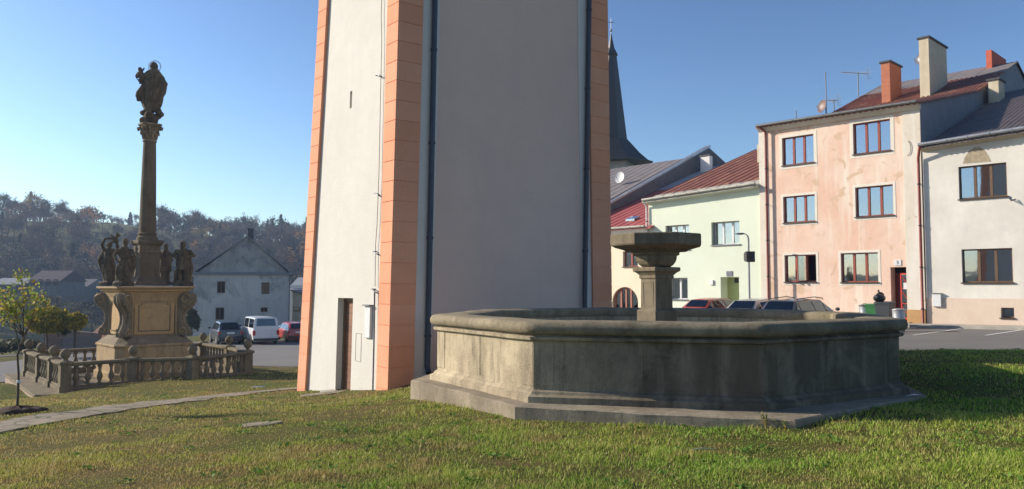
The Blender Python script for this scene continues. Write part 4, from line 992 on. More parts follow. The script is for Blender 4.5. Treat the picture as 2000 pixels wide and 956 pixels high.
def gutter(h, t0, t1, ze, n=.36, m='zinc', r=.075, dz=-.06):
    mb = MB(); k = 8; mb.tube([fac(t0+(t1-t0)*i/k, ze(t0+(t1-t0)*i/k)+dz, n) for i in range(k+1)], r, 10); 
    for i in range(int(abs(t1-t0)/.9)+1):
        t = t0+(t1-t0)*(i+.3)/(abs(t1-t0)/.9+1); p = fac(t, ze(t)+dz, n); mb.tube([p+FD*.0+FN*(r*1.15*cos(a))+Vector((0,0,r*1.15*sin(a))) for a in np.linspace(pi*.1, -pi*1.1, 8)], .012, 4)
    return mb.build('gutter', M[m], h, sm=True)
# --- salmon house
T_P = fp(1500, 600)[0]
e0 = fp(1790, 200); e1_ = fp(1487, 247)
HP = [rect(1533,1595,265,320), rect(1673.5,1747,236,297), rect(1533,1595,382,434), rect(1675,1749,363,422), rect(1533.5,1595,498,551), rect(1643.5,1716,494,551.5)]
td1, td0 = fp(1741, 600)[0], fp(1779, 600)[0]; gz = terr(*fac(.8, 0, .5).to_2d())+.16
door = (td0, gz, td1, fp(1760, 522)[1], .55)
hp, zeP = house('terraced_house', 'salmon three storey house with red brown windows and a red front door', 0.0, T_P, (e0, e1_), [(0,0),(8.6,2.05),(16.4,5.2)], M['pinkp'], HP+[door], sidem=M['greyclad'])
cur = ['left','two','none','none','left','left']
for i, r in enumerate(HP):
    window(hp, r, M['frame_red'], M['sill_brown'], 3, .22, cur[i], M['surround'] if i in (0,1,2,3) else M['surround'], .17 if i < 2 else .12, openleft=(i == 4))
mb = MB(); fbox(mb, 0.0, .78, gz+.6, zeP(0)-.12, -.02, .035); pls = mb.build('corner_pilaster', M['patchp'], hp)
mb = MB(); fbox(mb, 0.0, .80, -1, gz+.6, -.02, .05); mb.build('pilaster_base', M['ochrebase'], hp)
mb = MB(); fbox(mb, T_P-.02, T_P+.32, -2, zeP(T_P)-.1, -.3, .10); mb.build('left_pilaster', M['patchp'], hp)
def zfP(t, s): return zeP(t)+(.2384*s if s < 8.6 else 2.05+(s-8.6)*.404)
mb = MB(); sheet(mb, -.12, T_P+.3, -.42, 8.6, zfP, .27, .03); sheet(mb, -.12, T_P+.3, 8.6, 13.4, zfP, .27, .03); sheet(mb, -.12, T_P+.3, 16.4, 24, lambda t, s: zeP(t)+5.2-(s-16.4)*.4, .27, .03); rfP = mb.build('roof', M['rust'], hp)
mb = MB(); sheet(mb, -.12, T_P+.3, 13.42, 16.4, zfP, 1.6, .012, 'seam'); mb.build('upper_slope', M['shingle'], rfP)
mb = MB(); fbox(mb, -.1, T_P+.25, zeP(T_P)-.9+.0, zeP(T_P)-.9, 0, 0.01) if False else None
rr = [[fac(t, zeP(t)+dz, n) for n, dz in ((.0,-.36),(.12,-.34),(.30,-.17),(.38,-.1),(.38,-.06),(.0,-.06))] for t in (-.05, T_P+.3)]; mb = MB(); mb.loft(rr); mb.build('eaves_cornice', M['patchp'], hp)
gutter(hp, 0.0, T_P+.25, zeP, .47, 'sill_grey', .07, -.05)
# down pipes
def downpipe(h, t, ztop, zbot, m, n=.13, neck=None, r=.055):
    pts = ([neck]+[fac(t, ztop-.25, n)] if neck is not None else [fac(t, ztop, n)])+[fac(t, ztop-.5, n), fac(t, (ztop+zbot)/2, n), fac(t, zbot+.15, n), fac(t, zbot, n+.08)]
    mb = MB(); mb.tube(pts, r, 10); o = mb.build('downpipe', M[m], h, sm=True)
    mb = MB()
    for z in np.arange(zbot+.8, ztop-.6, 1.9): mb.lathe([(r+.008,0),(r+.02,.01),(r+.02,.05),(r+.008,.06)], fac(t, z, n), 10); fbox(mb, t-.012, t+.012, z+.02, z+.04, -.02, n-.05)
    mb.build('pipe_clip', M['black'], o); return o
downpipe(hp, fp(1503, 500)[0], zeP(T_P)-.15, -.6, 'redpipe', .2, neck=fac(T_P+.1, zeP(T_P)-.1, .45))
# door, reveal, glazed screen
mb = MB(); fbox(mb, td0+.42, td1-.02, gz+.02, door[3]-.28, -.56, -.5); dd = mb.build('door', simple('dark_red_door', (.17,.02,.015), .5), hp)
mb = MB(); fbox(mb, td0, td1, gz, door[3], -.9, -.62); mb.build('door_recess_back', M['dark'], hp)
mb = MB(); za, zb2 = gz+.14, door[3]-.28; ta, tb = td0+.02, td0+.46; k = .05
for q in ((ta,tb,za,za+.09),(ta,tb,zb2-.07,zb2),(ta,ta+k,za,zb2),(tb-k,tb,za,zb2),(ta,tb,za+(zb2-za)*.33,za+(zb2-za)*.33+.04),(ta,tb,za+(zb2-za)*.66,za+(zb2-za)*.66+.04)): fbox(mb, *q, -.12, -.07)
for j in range(3): mb.tube([fac(ta+.03, za+(zb2-za)*(.02+.33*j), -.09), fac(tb-.03, za+(zb2-za)*(.30+.33*j), -.09)], .018, 4)
scr = mb.build('glazed_screen', simple('bright_red_paint', (.60,.06,.035), .4), hp)
mb = MB(); fbox(mb, ta+k, tb-k, za+.09, zb2-.07, -.105, -.1); mb.build('screen_pane', M['glass'], scr)
mb = MB(); fbox(mb, ta+.12, ta+.30, zb2-.75, zb2-.45, -.068, -.064); mb.build('paper_notice', M['whitebox'], scr)
mb = MB(); fbox(mb, td0-.02, td1+.05, gz-.4, gz+.02, -.5, .35); fbox(mb, td0-.1, td1+.1, gz-.5, gz-.12, .355, .62); mb.build('step', M['kerb'], hp)
tn, zn = fp(1753.5, 513.5); mb = MB(); fbox(mb, tn-.16, tn+.16, zn-.13, zn+.13, 0, .03); np_ = mb.build('number_plate', M['whitebox'], hp)
def text(body, size, loc, rot, m, parent, name='lettering', ext=.004):
    cu = bpy.data.curves.new(name, 'FONT'); cu.body = body; cu.size = size; cu.extrude = ext; cu.align_x = 'CENTER'; cu.align_y = 'CENTER'
    o = bpy.data.objects.new('t', cu); C.objects.link(o); dg = bpy.context.evaluated_depsgraph_get(); dg.update()
    me = bpy.data.meshes.new_from_object(o.evaluated_get(dg)); bpy.data.objects.remove(o)
    me.transform(Matrix.Translation(loc) @ rot.to_4x4()); me.materials.clear()
    return link(name, me, m, parent)
FROT = Matrix(((-FD.x, 0, FN.x), (-FD.y, 0, FN.y), (0, 1, 0)))
text('3', .22, fac(tn, zn, .036), FROT, M['black'], np_)
# little lamp bracket near the hook patch
tq, zq = fp(1773, 290); mb = MB(); mb.tube([fac(tq+.15*cos(a), zq+.35*sin(a), .07) for a in np.linspace(pi*.6, pi*1.5, 9)], .012, 5); mb.build('cable_loop', M['black'], hp)
ch1, _ = chimney(rfP, 1722, 1739, 1762, 126, 193, zfP, M['brick'])
ch2, c2 = chimney(rfP, 1797, 1816, 1852, 84, 177, zfP, M['chim'])
ch3, _ = chimney(rfP, 1926, 1937, 1966, 106, 124, zfP, M['redchim'], cap=False)
# --- white grey house on the right
g0 = fp(1800, 284, .0); g1 = fp(2000, 252, .0)
HG = [rect(1879,1974,321,386), rect(1880,1979.5,486,552), rect(1953.5,1979,601.5,621)]
HG2 = [(r[0], r[1], r[2], r[3]) for r in HG]
extra = [(HG[0][0]-4.3, HG[0][1], HG[0][2]-4.3, HG[0][3]), (HG[1][0]-4.3, HG[1][1], HG[1][2]-4.3, HG[1][3])]
hg, zeG = house('terraced_house', 'white grey two storey house with brown windows and a peach base at the right edge', -11.5, -.03, (g0, g1), [(0,0),(13,4.7)], M['whitep'], HG+extra, sidem=M['whitep'])
for i, r in enumerate(HG[:2]+extra): window(hg, r, M['frame_brown'], M['sill_brown'], 3, .2, ['right','none','none','sides'][i])
window(hg, HG[2], M['frame_brown'], M['sill_brown'], 1, .25)
zpl = fp(1900, 583)[1]; mb = MB(); r = HG[2]
for q in ((-11.5, r[0]-.004, -2, zpl), (r[2]+.004, -.05, -2, zpl), (r[0]-.004, r[2]+.004, -2, r[1]-.065), (r[0]-.004, r[2]+.004, r[3]+.003, zpl)): fbox(mb, *q, -.02, .02)
mb.build('plinth_band', M['peachbase'], hg)
def zfG(t, s): return zeG(t)+.362*s
mb = MB(); sheet(mb, -11.5, -.16, -.45, 13, zfG, .24, .028); sheet(mb, -11.5, -.16, 13, 20, lambda t, s: zeG(t)+4.7-(s-13)*.36, .24, .028); rfG = mb.build('roof', M['darkroof'], hg)
gutter(hg, -11.5, -.05, zeG, .5, 'zinc', .085, -.05)
rr = [[fac(t, zeG(t)+dz, n) for n, dz in ((.0,-.32),(.10,-.30),(.40,-.10),(.40,-.07),(.0,-.07))] for t in (-11.5, -.05)]; mb = MB(); mb.loft(rr); mb.build('eaves_cornice', M['chim'], hg)
downpipe(hg, fp(1801.5, 500)[0], zeG(0)-.35, -.25, 'redpipe', .16, neck=fac(-.12, zeG(0)-.1, .5), r=.06)
a = rect(1822,1839,574,599); mb = MB(); fbox(mb, a[0], a[2], a[1], a[3], -.01, .14); mt = mb.build('meter_box', M['whitebox'], hg, bevel=.01)
mb = MB(); fbox(mb, a[0]-.02, a[2]+.02, a[3]+.002, a[3]+.03, 0, .18); mb.build('hood', M['sill_grey'], mt)
tq, zq = fp(1978, 391); mb = MB(); mb.tube([fac(tq+.12, zq+.08, 0), fac(tq, zq-.05, .22), fac(tq-.12, zq+.02, .05)], .025, 5); mb.build('iron_bracket', M['black'], hg)
ps = [fp(x, y) for x, y in ((1881,321),(1884,309),(1893,296),(1904,289),(1913,288),(1922,293),(1930,305),(1936,317))]
mb = MB(); mb.prism([fac(t, z+.02, -.01) for t, z in ps], FN*.018); mb.build('bare_patch', M['bare'], hg)
ch4, _ = chimney(rfG, 1931, 1951, 1963, 158, 197, zfG, M['chim'])
# --- pale green house
T_G = fp(1268, 560)[0]; g0 = fp(1489, 357); g1 = fp(1266, 390)
HN = [rect(1301,1347,440,488), rect(1391,1446,433,478), rect(1305,1343,543,585)]
tdr1, tdr0 = fp(1407.5, 560)[0], fp(1443.5, 560)[0]; gn = terr(*fac(11.5, 0, .5).to_2d())+.16
dn = (tdr0, gn, tdr1, fp(1425, 541.5)[1], .7)
hn, zeN = house('terraced_house', 'pale green two storey house with deep windows behind the lamp post', T_P+.33, T_G, (g0, g1), [(0,0),(13,4.65)], M['greenp'], HN+[dn], sidem=M['lightp'])
for i, r in enumerate(HN): window(hn, r, M['frame_white'], M['sill_grey'], 3 if i < 2 else 2, .38, ['all','stripes','right'][i])
def zfN(t, s): return zeN(t)+.358*s
mb = MB(); sheet(mb, T_P+.35, T_G+.15, -.45, .95, zfN, .75, .025, 'seam'); rn0 = mb
rfN = None
mb2 = MB(); sheet(mb2, T_P+.35, T_G+.15, .95, 13, zfN, .62, .035, 'seam'); sheet(mb2, T_P+.35, T_G+.15, 13, 20, lambda t, s: zeN(t)+4.65-(s-13)*.36, .62, .035, 'seam'); rfN = mb2.build('roof', M['rust'], hn)
rn0.build('tin_eaves', M['tin'], rfN)
gutter(hn, T_P+.35, T_G+.1, zeN, .5, 'tin', .075, -.06)
rr = [[fac(t, zeN(t)+dz, n) for n, dz in ((.0,-.30),(.10,-.28),(.40,-.12),(.40,-.08),(.0,-.08))] for t in (T_P+.34, T_G+.1)]; mb = MB(); mb.loft(rr); mb.build('eaves_cornice', M['greenp'], hn)
mb = MB(); fbox(mb, tdr0, tdr1, gn, dn[3], -.75, -.70); dd = mb.build('door', simple('green_yellow_door', (.42,.48,.20), .5), hn)
mb = MB(); wdt = tdr1-tdr0; fbox(mb, tdr0+.12, tdr0+wdt*.36, gn+.35, gn+1.15, -.699, -.69); fbox(mb, tdr0+.12, tdr0+wdt*.36, gn+1.22, gn+1.85, -.699, -.69); fbox(mb, tdr0+.1, tdr0+wdt*.6, dn[3]-.32, dn[3]-.06, -.699, -.69); mb.build('door_glass', M['trim'], dd)
tn, zn = fp(1425, 535); mb = MB(); fbox(mb, tn-.19, tn+.19, zn-.14, zn+.14, 0, .03); mb.build('number_plate', M['greyiron'], hn)
tn, zn = fp(1390, 552); mb = MB(); fbox(mb, tn-.12, tn+.12, zn-.13, zn+.13, 0, .08); mb.build('bell_box', M['frame_white'], hn)
downpipe(hn, T_G+.06, zeN(T_G)-.2, -1, 'frame_white', .12, neck=fac(T_G+.06, zeN(T_G)-.1, .5), r=.05)
chimney(rfN, 1479, 1490, 1493, 280, 316, zfN, M['chim'], cap=False)
# --- cream yellow house with the arched gate
T_Y = 22.0; g0 = fp(1265, 441); zy = g0[1]
HY = [rect(1217,1246,491,521)]; ta1, ta0 = fp(1195.5, 560)[0], fp(1246, 560)[0]; gy_ = terr(*fac(17.5, 0, .5).to_2d())+.1
zA = fp(1220, 561)[1]
hy, zeY = house('terraced_house', 'cream yellow low house with an arched brown gate and red tin roof', T_G+.02, T_Y, ((16, zy), (22, zy)), [(0,0),(17,6.12)], M['yellowp'], HY+[(ta0, gy_, ta1, zA, .5)], sidem=M['lightp'])
window(hy, HY[0], M['frame_red'], M['sill_brown'], 2, .25)
mb = MB(); n_ = 14; Rr = (ta1-ta0)/2; cx = (ta0+ta1)/2; zs_ = zA-Rr*.92
arc = [(cx+Rr*cos(a), zs_+Rr*.92*sin(a)) for a in np.linspace(0, pi, n_)]
for i in range(n_-1): mb.quad(fac(*arc[i], .0), fac(*arc[i+1], .0), fac(arc[i+1][0], zA+.01, 0), fac(arc[i][0], zA+.01, 0)); mb.quad(fac(*arc[i], .0), fac(*arc[i+1], .0), fac(*arc[i+1], -.5), fac(*arc[i], -.5))
mb.build('arch_infill', M['yellowp'], hy)
mb = MB()
for i in range(n_-1): mb.hexa([fac(cx+(arc[k][0]-cx)*q, zs_+(arc[k][1]-zs_)*q, nn_) for nn_ in (-.25, -.12) for k, q in ((i,.9),(i+1,.9),(i+1,.995),(i,.995))])
for u in (ta0+.03, ta0+Rr*.62, cx, ta1-Rr*.62, ta1-.15): fbox(mb, u-.05, u+.07, gy_, zs_+Rr*.92*sqrt(max(0, 1-((u-cx)/Rr)**2))*.93, -.24, -.13)
ag = mb.build('arched_gate', simple('gate_terracotta_wood', (.33,.12,.07), .6), hy)
mb = MB(); mb.prism([fac(u, z, -.2) for u, z in [(ta1-.02, gy_), (ta0+.02, gy_)]+[(cx+(u-cx)*.97, z) for u, z in arc]], FN*.02); mb.build('gate_glass', M['glass'], ag)
mb = MB(); fbox(mb, ta0-.4, ta1+.4, gy_, zA, -1.6, -1.5); mb.build('passage', M['room'], ag)
def zfY(t, s): return zy+.36*s
mb = MB(); sheet(mb, T_G-.4, T_Y, -.4, 10, zfY, .6, .035, 'seam'); rfY = mb.build('roof', M['redroof'], hy)
mb = MB(); sheet(mb, T_G-.4, T_Y, 10, 17, zfY, .3, .04); sheet(mb, T_G-.4, T_Y, 17, 24, lambda t, s: zy+6.12-(s-17)*.36, .3, .04); mb.build('upper_sheet', M['greyroof'], rfY)
gutter(hy, T_G, T_Y, zeY, .45, 'tin', .075, -.06)
rr = [[fac(t, zy+dz, n) for n, dz in ((.0,-.42),(.10,-.40),(.38,-.14),(.38,-.08),(.0,-.08))] for t in (T_G+.02, T_Y)]; mb = MB(); mb.loft(rr); mb.build('eaves_cornice', M['lightp'], hy)
chimney(rfY, 1368, 1386, 1392, 304, 335, zfY, M['lightp'])
mb = MB(); q = rpoint(1236, 430, zfY); t, s, z = q; mb.hexa([fac(t+a, zfY(t, s+b)+c, -(s+b)) for c in (.02, .16) for a, b in ((-.35,-.3),(.35,-.3),(.35,.3),(-.35,.3))]); mb.build('skylight', M['glass'], rfY)
# firewall and the houses beyond
def zW(s): return 1.6+5.8+(s-4.4)*.44
mb = MB(); mb.prism([fac(T_Y+.02, -3, 0), fac(T_Y+.02, zW(-.3)+.1, .3), fac(T_Y+.02, zW(17.2), -17.2), fac(T_Y+.02, zW(17.2)-1.5, -21), fac(T_Y+.02, -3, -21)], FD*.35)
fw = thing('firewall', 'dark sloping firewall with pale coping between the roofs', 'wall', fac(T_Y, -.7, -8)); mb.build('wall', M['darkclad'], fw)
mb = MB(); mb.hexa([fac(T_Y+a, zW(s)+c, -s) for c in (.02, .16) for a, s in ((-.06,-.3),(.45,-.3),(.45,17.3),(-.06,17.3))]); mb.build('coping', M['zinc'], fw)
T5 = 31.0; z5 = 1.6+4.1
h5, ze5 = house('terraced_house', 'grey shingled roof house beyond the dark firewall', T_Y+.4, T5, ((22, z5), (31, z5)), [(0,0),(14,6.1)], M['lightp'], [], sidem=M['darkclad'])
mb = MB(); sheet(mb, T_Y+.4, T5, -.4, 14, lambda t, s: z5+.436*s, .8, .02, 'seam'); sheet(mb, T_Y+.4, T5, 14, 21, lambda t, s: z5+6.1-(s-14)*.436, .8, .02, 'seam'); rf5 = mb.build('roof', M['shingle'], h5)
fw2 = thing('firewall', 'far blue grey firewall beside the church spire', 'wall', fac(T5, -1, -8))
mb = MB(); mb.prism([fac(T5+.05, -3, 0), fac(T5+.05, z5+.5, .3), fac(T5+.05, z5+6.6, -14), fac(T5+.05, z5+3, -21), fac(T5+.05, -3, -21)], FD*.4); mb.build('wall', M['greyclad'], fw2)
mb = MB(); mb.hexa([fac(T5+a, z5+.5+.4357*(s+.3)+c, -s) for c in (.02, .16) for a, s in ((-.06,-.3),(.5,-.3),(.5,14),(-.06,14))]); mb.build('coping', M['zinc'], fw2)
# --- church
cz = U(1197, 560, 110); ck = thing('church', 'distant church tower with a tall black flared spire', 'church', (cz.x, 110, 0))
cu = lambda y: U(1197, y, 110).z
mb = MB(); ct = Vector((cz.x, 110, 0)); mb.lathe([(4.1,-8),(4.1,cu(322)),(4.0,cu(318))], ct, 4, ph=radians(20)); mb.build('tower_wall', M['farwhite'], ck)
mb = MB(); mb.lathe([(6.2,cu(322)),(5.5,cu(319)),(4.2,cu(303)),(2.9,cu(283)),(2.35,cu(275)),(.85,cu(112))], ct, 8, ph=radians(15)); mb.build('spire', M['slate'], ck)
mb = MB(); mb.lathe([(1.0,cu(109)),(.95,cu(107)),(.5,cu(95)),(.2,cu(76)),(.08,cu(66))], ct, 8, ph=radians(15)); mb.build('lantern_cap', M['slate'], ck)
mb = MB(); mb.tube([(cz.x,110,cu(70)),(cz.x,110,cu(36))], .05, 5); mb.tube([(cz.x-.5,110,cu(44)),(cz.x+.5,110,cu(44))], .05, 5); mb.ell((cz.x,110,cu(60)), (.22,.22,.22), 8, 6); mb.build('cross', M['lead'], ck)
mb = MB(); mb.loft([[Vector((cz.x-2-a, 118+b, z)) for a, b in ((-w_,-8),(w_,-8),(w_,25),(-w_,25))] for w_, z in ((5,-6),(5,9),(.3,15))]); mb.build('nave', M['slate'], ck)

# --- aerials, dishes on the roofs
def aerial(x, ybase, ytop, zf, label, boom, n, yb=None, tilt=0, name='tv_aerial', up=False):
    t, s, z = rpoint(x, ybase, zf) or (4, 4, 10); p = fac(t, z, -s); zt = U(x, ytop, p.y).z; o = thing(name, label, 'aerial', p)
    mb = MB(); mb.tube([p-Vector((0,0,.3)), Vector((p.x, p.y, zt))], .03, 6); mb.build('mast', M['greyiron'], o)
    if boom:
        mb = MB(); L_ = boom; c = Vector((p.x, p.y, zt-.05)); d = Vector((.98, .2, 0)).normalized(); e = Vector((-d.y, d.x, 0)); mb.tube([c-d*L_*.62, c+d*L_*.38], .02, 4)
        for i in range(n):
            q = c-d*L_*.62+d*L_*(i+.5)/n; w = .28+.18*i/n; mb.tube([q-e*w, q+e*w], .010, 4)
        for a in (-.35, -.15, .15, .35): q = c+d*L_*.36+Vector((0,0,a)); mb.tube([q-e*.4, q+e*.4], .01, 4)
        mb.tube([c+d*L_*.36-Vector((0,0,.36)), c+d*L_*.36+Vector((0,0,.36))], .012, 4)
        mb.build('boom', M['greyiron'], o)
    return o
aerial(1677, 193, 142, zfP, 'large television aerial on a mast left of the brick chimney', 2.0, 12)
aerial(1629, 214, 195, zfP, 'small television aerial beside the satellite dish', .8, 7)
aerial(1614, 218, 141, zfP, 'plain tall mast behind the brown satellite dish', 0, 0, name='roof_mast')
aerial(1555, 232, 217, zfP, 'short thin rod near the left end of the salmon house roof', 0, 0, name='roof_mast')
def dish(pos, r, d, label, m=None):
    o = thing('satellite_dish', label, 'satellite dish', pos); d = Vector(d).normalized(); mb = MB()
    mb.lathe([(.01,0),(r*.5,.03),(r*.85,.09),(r,.14),(r*.98,.15),(r*.83,.11),(r*.5,.05),(.01,.02)], pos, 20, ax=d); mb.build('reflector', m or M['whitebox'], o, sm=True)
    mb = MB(); mb.tube([pos-d*.02, pos-d*.15, pos-d*.15-Vector((0,0,.45))], .022, 6); lo = Vector(pos)-Vector((0,0,r)); mb.tube([lo+d*.14, Vector(pos)+d*.5-Vector((0,0,.1))], .012, 5); mb.ell(Vector(pos)+d*.5-Vector((0,0,.1)), (.04,.04,.04), 8, 6); mb.build('bracket', M['greyiron'], o)
q = rpoint(1609, 222, zfP); p = fac(q[0], q[2], -q[1]); dish(Vector((p.x, p.y, U(1609, 209, p.y).z)), .42, (-.95,-.25,.2), 'brown satellite dish at the roof edge of the salmon house', simple('brown_dish', (.20,.13,.11), .5))
t, s, z, w, zt = c2; dish(fac(t+w/2+.3, zt-.95, -s+.3), .32, (-.95,-.25,.2), 'grey satellite dish on the side of the tall cream chimney', M['lead'])
q = rpoint(1212, 362, lambda t, s: z5+.436*s) or (24, 6, 9); p = fac(q[0], q[2], -q[1]); dish(Vector((p.x, p.y, U(1212, 348, p.y).z)), .45, (-.7,-.7,.2), 'pale satellite dish on the grey shingled roof beyond the firewall')

# ------------------------------------------------------------------ gabled white house on the left
gh = thing('gabled_house', 'weathered white gabled house with a dark chimney behind the parked van', 'house', (-28, 80, -3.1))
YH = 78.0
gx_ = lambda x, y: U(x, y, YH)
GC = Vector((gx_(378, 560).x, YH, 0)); GFd = Vector((.94, .342, 0)).normalized(); GDd = Vector((-GFd.y, GFd.x, 0)); HD = 14
def gu(x, y):
    q = ray(x, y); s_ = (GC-EYE).dot(GDd)/q.dot(GDd); p_ = EYE+q*s_; return (p_-GC).dot(GFd), p_.z
GP = lambda u, v, n=0: GC+GFd*u+GDd*n+Vector((0,0,v))
def gbox(mb, u0, u1, v0, v1, n0, n1):
    return mb.hexa([GP(u,v,n) for v in (v0, v1) for u, n in ((u0,n0),(u1,n0),(u1,n1),(u0,n1))])
w_ = gu(565, 560)[0]; ze_ = gu(380, 533.5)[1]; am, za_ = gu(484, 463)
WH = [(424,440,550,573),(510.5,526.5,552,575),(422,439,601,625),(510,523.5,601,610)]
holes = [(gu(a, 560)[0], gu((a+b)/2, d)[1], gu(b, 560)[0], gu((a+b)/2, c)[1]) for a, b, c, d in WH]
mb = MB(); wall_open(mb, lambda u, v: GP(u, v), [0, w_], [-4.5, ze_], holes, .3, GDd); mb.build('front_wall', M['oldwhite'], gh)
mb = MB(); mb.quad(GP(0,-4.5), GP(0,-4.5,HD), GP(0,ze_,HD), GP(0,ze_)); mb.quad(GP(0,-4.5,HD), GP(w_,-4.5,HD), GP(w_,ze_,HD), GP(0,ze_,HD)); mb.quad(GP(w_,-4.5), GP(w_,-4.5,HD), GP(w_,ze_,HD), GP(w_,ze_)); mb.build('side_wall', M['oldwhite'], gh)
mb = MB(); mb.prism([GP(.35,ze_+.02,.05), GP(w_-.1,ze_+.02,.05), GP(am+.12,za_,.05), GP(am-.12,za_,.05)], GDd*.2); mb.build('gable_wall', M['gable'], gh)
mb = MB(); mb.prism([GP(.35,ze_+.02,HD), GP(w_-.1,ze_+.02,HD), GP(am,za_,HD)], GDd*.1); mb.build('gable_wall', M['gable'], gh)
mb = MB()
for a in (-.45, w_+.45): mb.add([GP(a,ze_-.12,-.2), GP(am,za_+.12,-.2), GP(am,za_+.12,HD+.3), GP(a,ze_-.12,HD+.3), GP(a,ze_-.25,-.2), GP(am,za_-.02,-.2), GP(am,za_-.02,HD+.3), GP(a,ze_-.25,HD+.3)], [(0,1,2,3),(4,5,6,7),(0,1,5,4),(1,2,6,5),(2,3,7,6),(3,0,4,7)])
rf = mb.build('roof', M['greyclad'], gh)
mb = MB(); gbox(mb, -.25, w_+.25, ze_-.17, ze_+.11, -.22, -.02); mb.build('string_cornice', M['greyclad'], gh)
uc, zc_ = gu(490, 447); mb = MB(); gbox(mb, uc-.28, uc+.28, zc_-2.4, zc_, 1.2, 1.9); gbox(mb, uc-.36, uc+.36, zc_+.003, zc_+.12, 1.1, 2.0); mb.build('chimney', M['capstone'], rf)
for hh in holes:
    mb = MB(); f = .07
    for q in ((hh[0],hh[2],hh[1],hh[1]+f),(hh[0],hh[2],hh[3]-f,hh[3]),(hh[0],hh[0]+f,hh[1]+f,hh[3]-f),(hh[2]-f,hh[2],hh[1]+f,hh[3]-f),((hh[0]+hh[2])/2-.04,(hh[0]+hh[2])/2+.04,hh[1]+f,hh[3]-f)): gbox(mb, *q, .19, .25)
    wo = mb.build('window', M['frame_brown'], gh); mb = MB(); gbox(mb, hh[0]+.05, hh[2]-.05, hh[1]+.05, hh[3]-.05, .215, .225); mb.build('pane', M['dimglass'], wo)
    mb = MB(); gbox(mb, hh[0]-.15, hh[2]+.15, hh[1]-.15, hh[3]+.15, .6, .62); mb.build('room', M['oldroom'], wo)
    mb = MB(); s_ = .17
    for q in ((hh[0]-s_,hh[2]+s_,hh[3]+.003,hh[3]+s_),(hh[0]-s_-.06,hh[2]+s_+.06,hh[1]-.16,hh[1]-.003),(hh[0]-s_,hh[0]-.003,hh[1],hh[3]),(hh[2]+.003,hh[2]+s_,hh[1],hh[3])): gbox(mb, *q, -.04, .02)
    mb.build('surround', M['oldwhite'], wo)
mb = MB(); mb.tube([GP(w_+.02,ze_-.2,-.12), GP(w_+.02,-3.2,-.12)], .06, 6); mb.build('downpipe', M['greyiron'], gh)
mb = MB(); gbox(mb, -.05, w_+.05, -4.4, -2.5, -.06, .1); mb.build('plinth', M['lightp'], gh)
# annex
ax = thing('annex_shed', 'small ochre lean-to building right of the gabled house', 'shed', (-22, 80, -3))
YH += 3; x0_, x1_ = gx_(566.5, 560).x, gx_(600, 560).x
mb = MB(); mb.prism([(x0_, YH+1, -4.5), (x1_+2, YH+1, -4.5), (x1_+2, YH+1, gx_(590, 590).z), (x0_, YH+1, gx_(567, 569).z)], (0,6,0)); mb.build('wall', M['chim'], ax)
mb = MB(); mb.prism([(x0_-.1, YH+.7, gx_(567, 569).z+.01), (x1_+2, YH+.7, gx_(590, 590).z+.01), (x1_+2, YH+.7, gx_(590, 590).z+.12), (x0_-.1, YH+.7, gx_(567, 569).z+.12)], (0,6.6,0)); mb.build('roof', M['darkroof'], ax)
q = gx_(575, 605); mb = MB(); mb.box((q.x, YH+.97, q.z), (.65, .1, .45)); wo = mb.build('window', M['frame_brown'], ax); mb = MB(); mb.box((q.x, YH+.915, q.z), (.5, .01, .32)); mb.build('pane', M['glass'], wo)
b2 = thing('far_house', 'small pale roofed house beyond the annex', 'house', (-29, 105, -4))
xa_, xb_ = U(566, 560, 105).x, U(600, 560, 105).x
mb = MB(); mb.box(((xa_+xb_)/2, 108, -1.5), (xb_-xa_, 6, 6.6)); mb.build('wall', M['lightp'], b2)
mb = MB(); zz_ = U(575, 566, 105).z; mb.loft([[(xa_-.3,104.6,zz_),(xb_+.3,104.6,zz_),(xb_+.3,111.4,zz_),(xa_-.3,111.4,zz_)], [(xa_+.3,107.9,zz_+1.7),(xb_-.3,107.9,zz_+1.7),(xb_-.3,108.1,zz_+1.7),(xa_+.3,108.1,zz_+1.7)]]); mb.build('roof', M['greyroof'], b2)

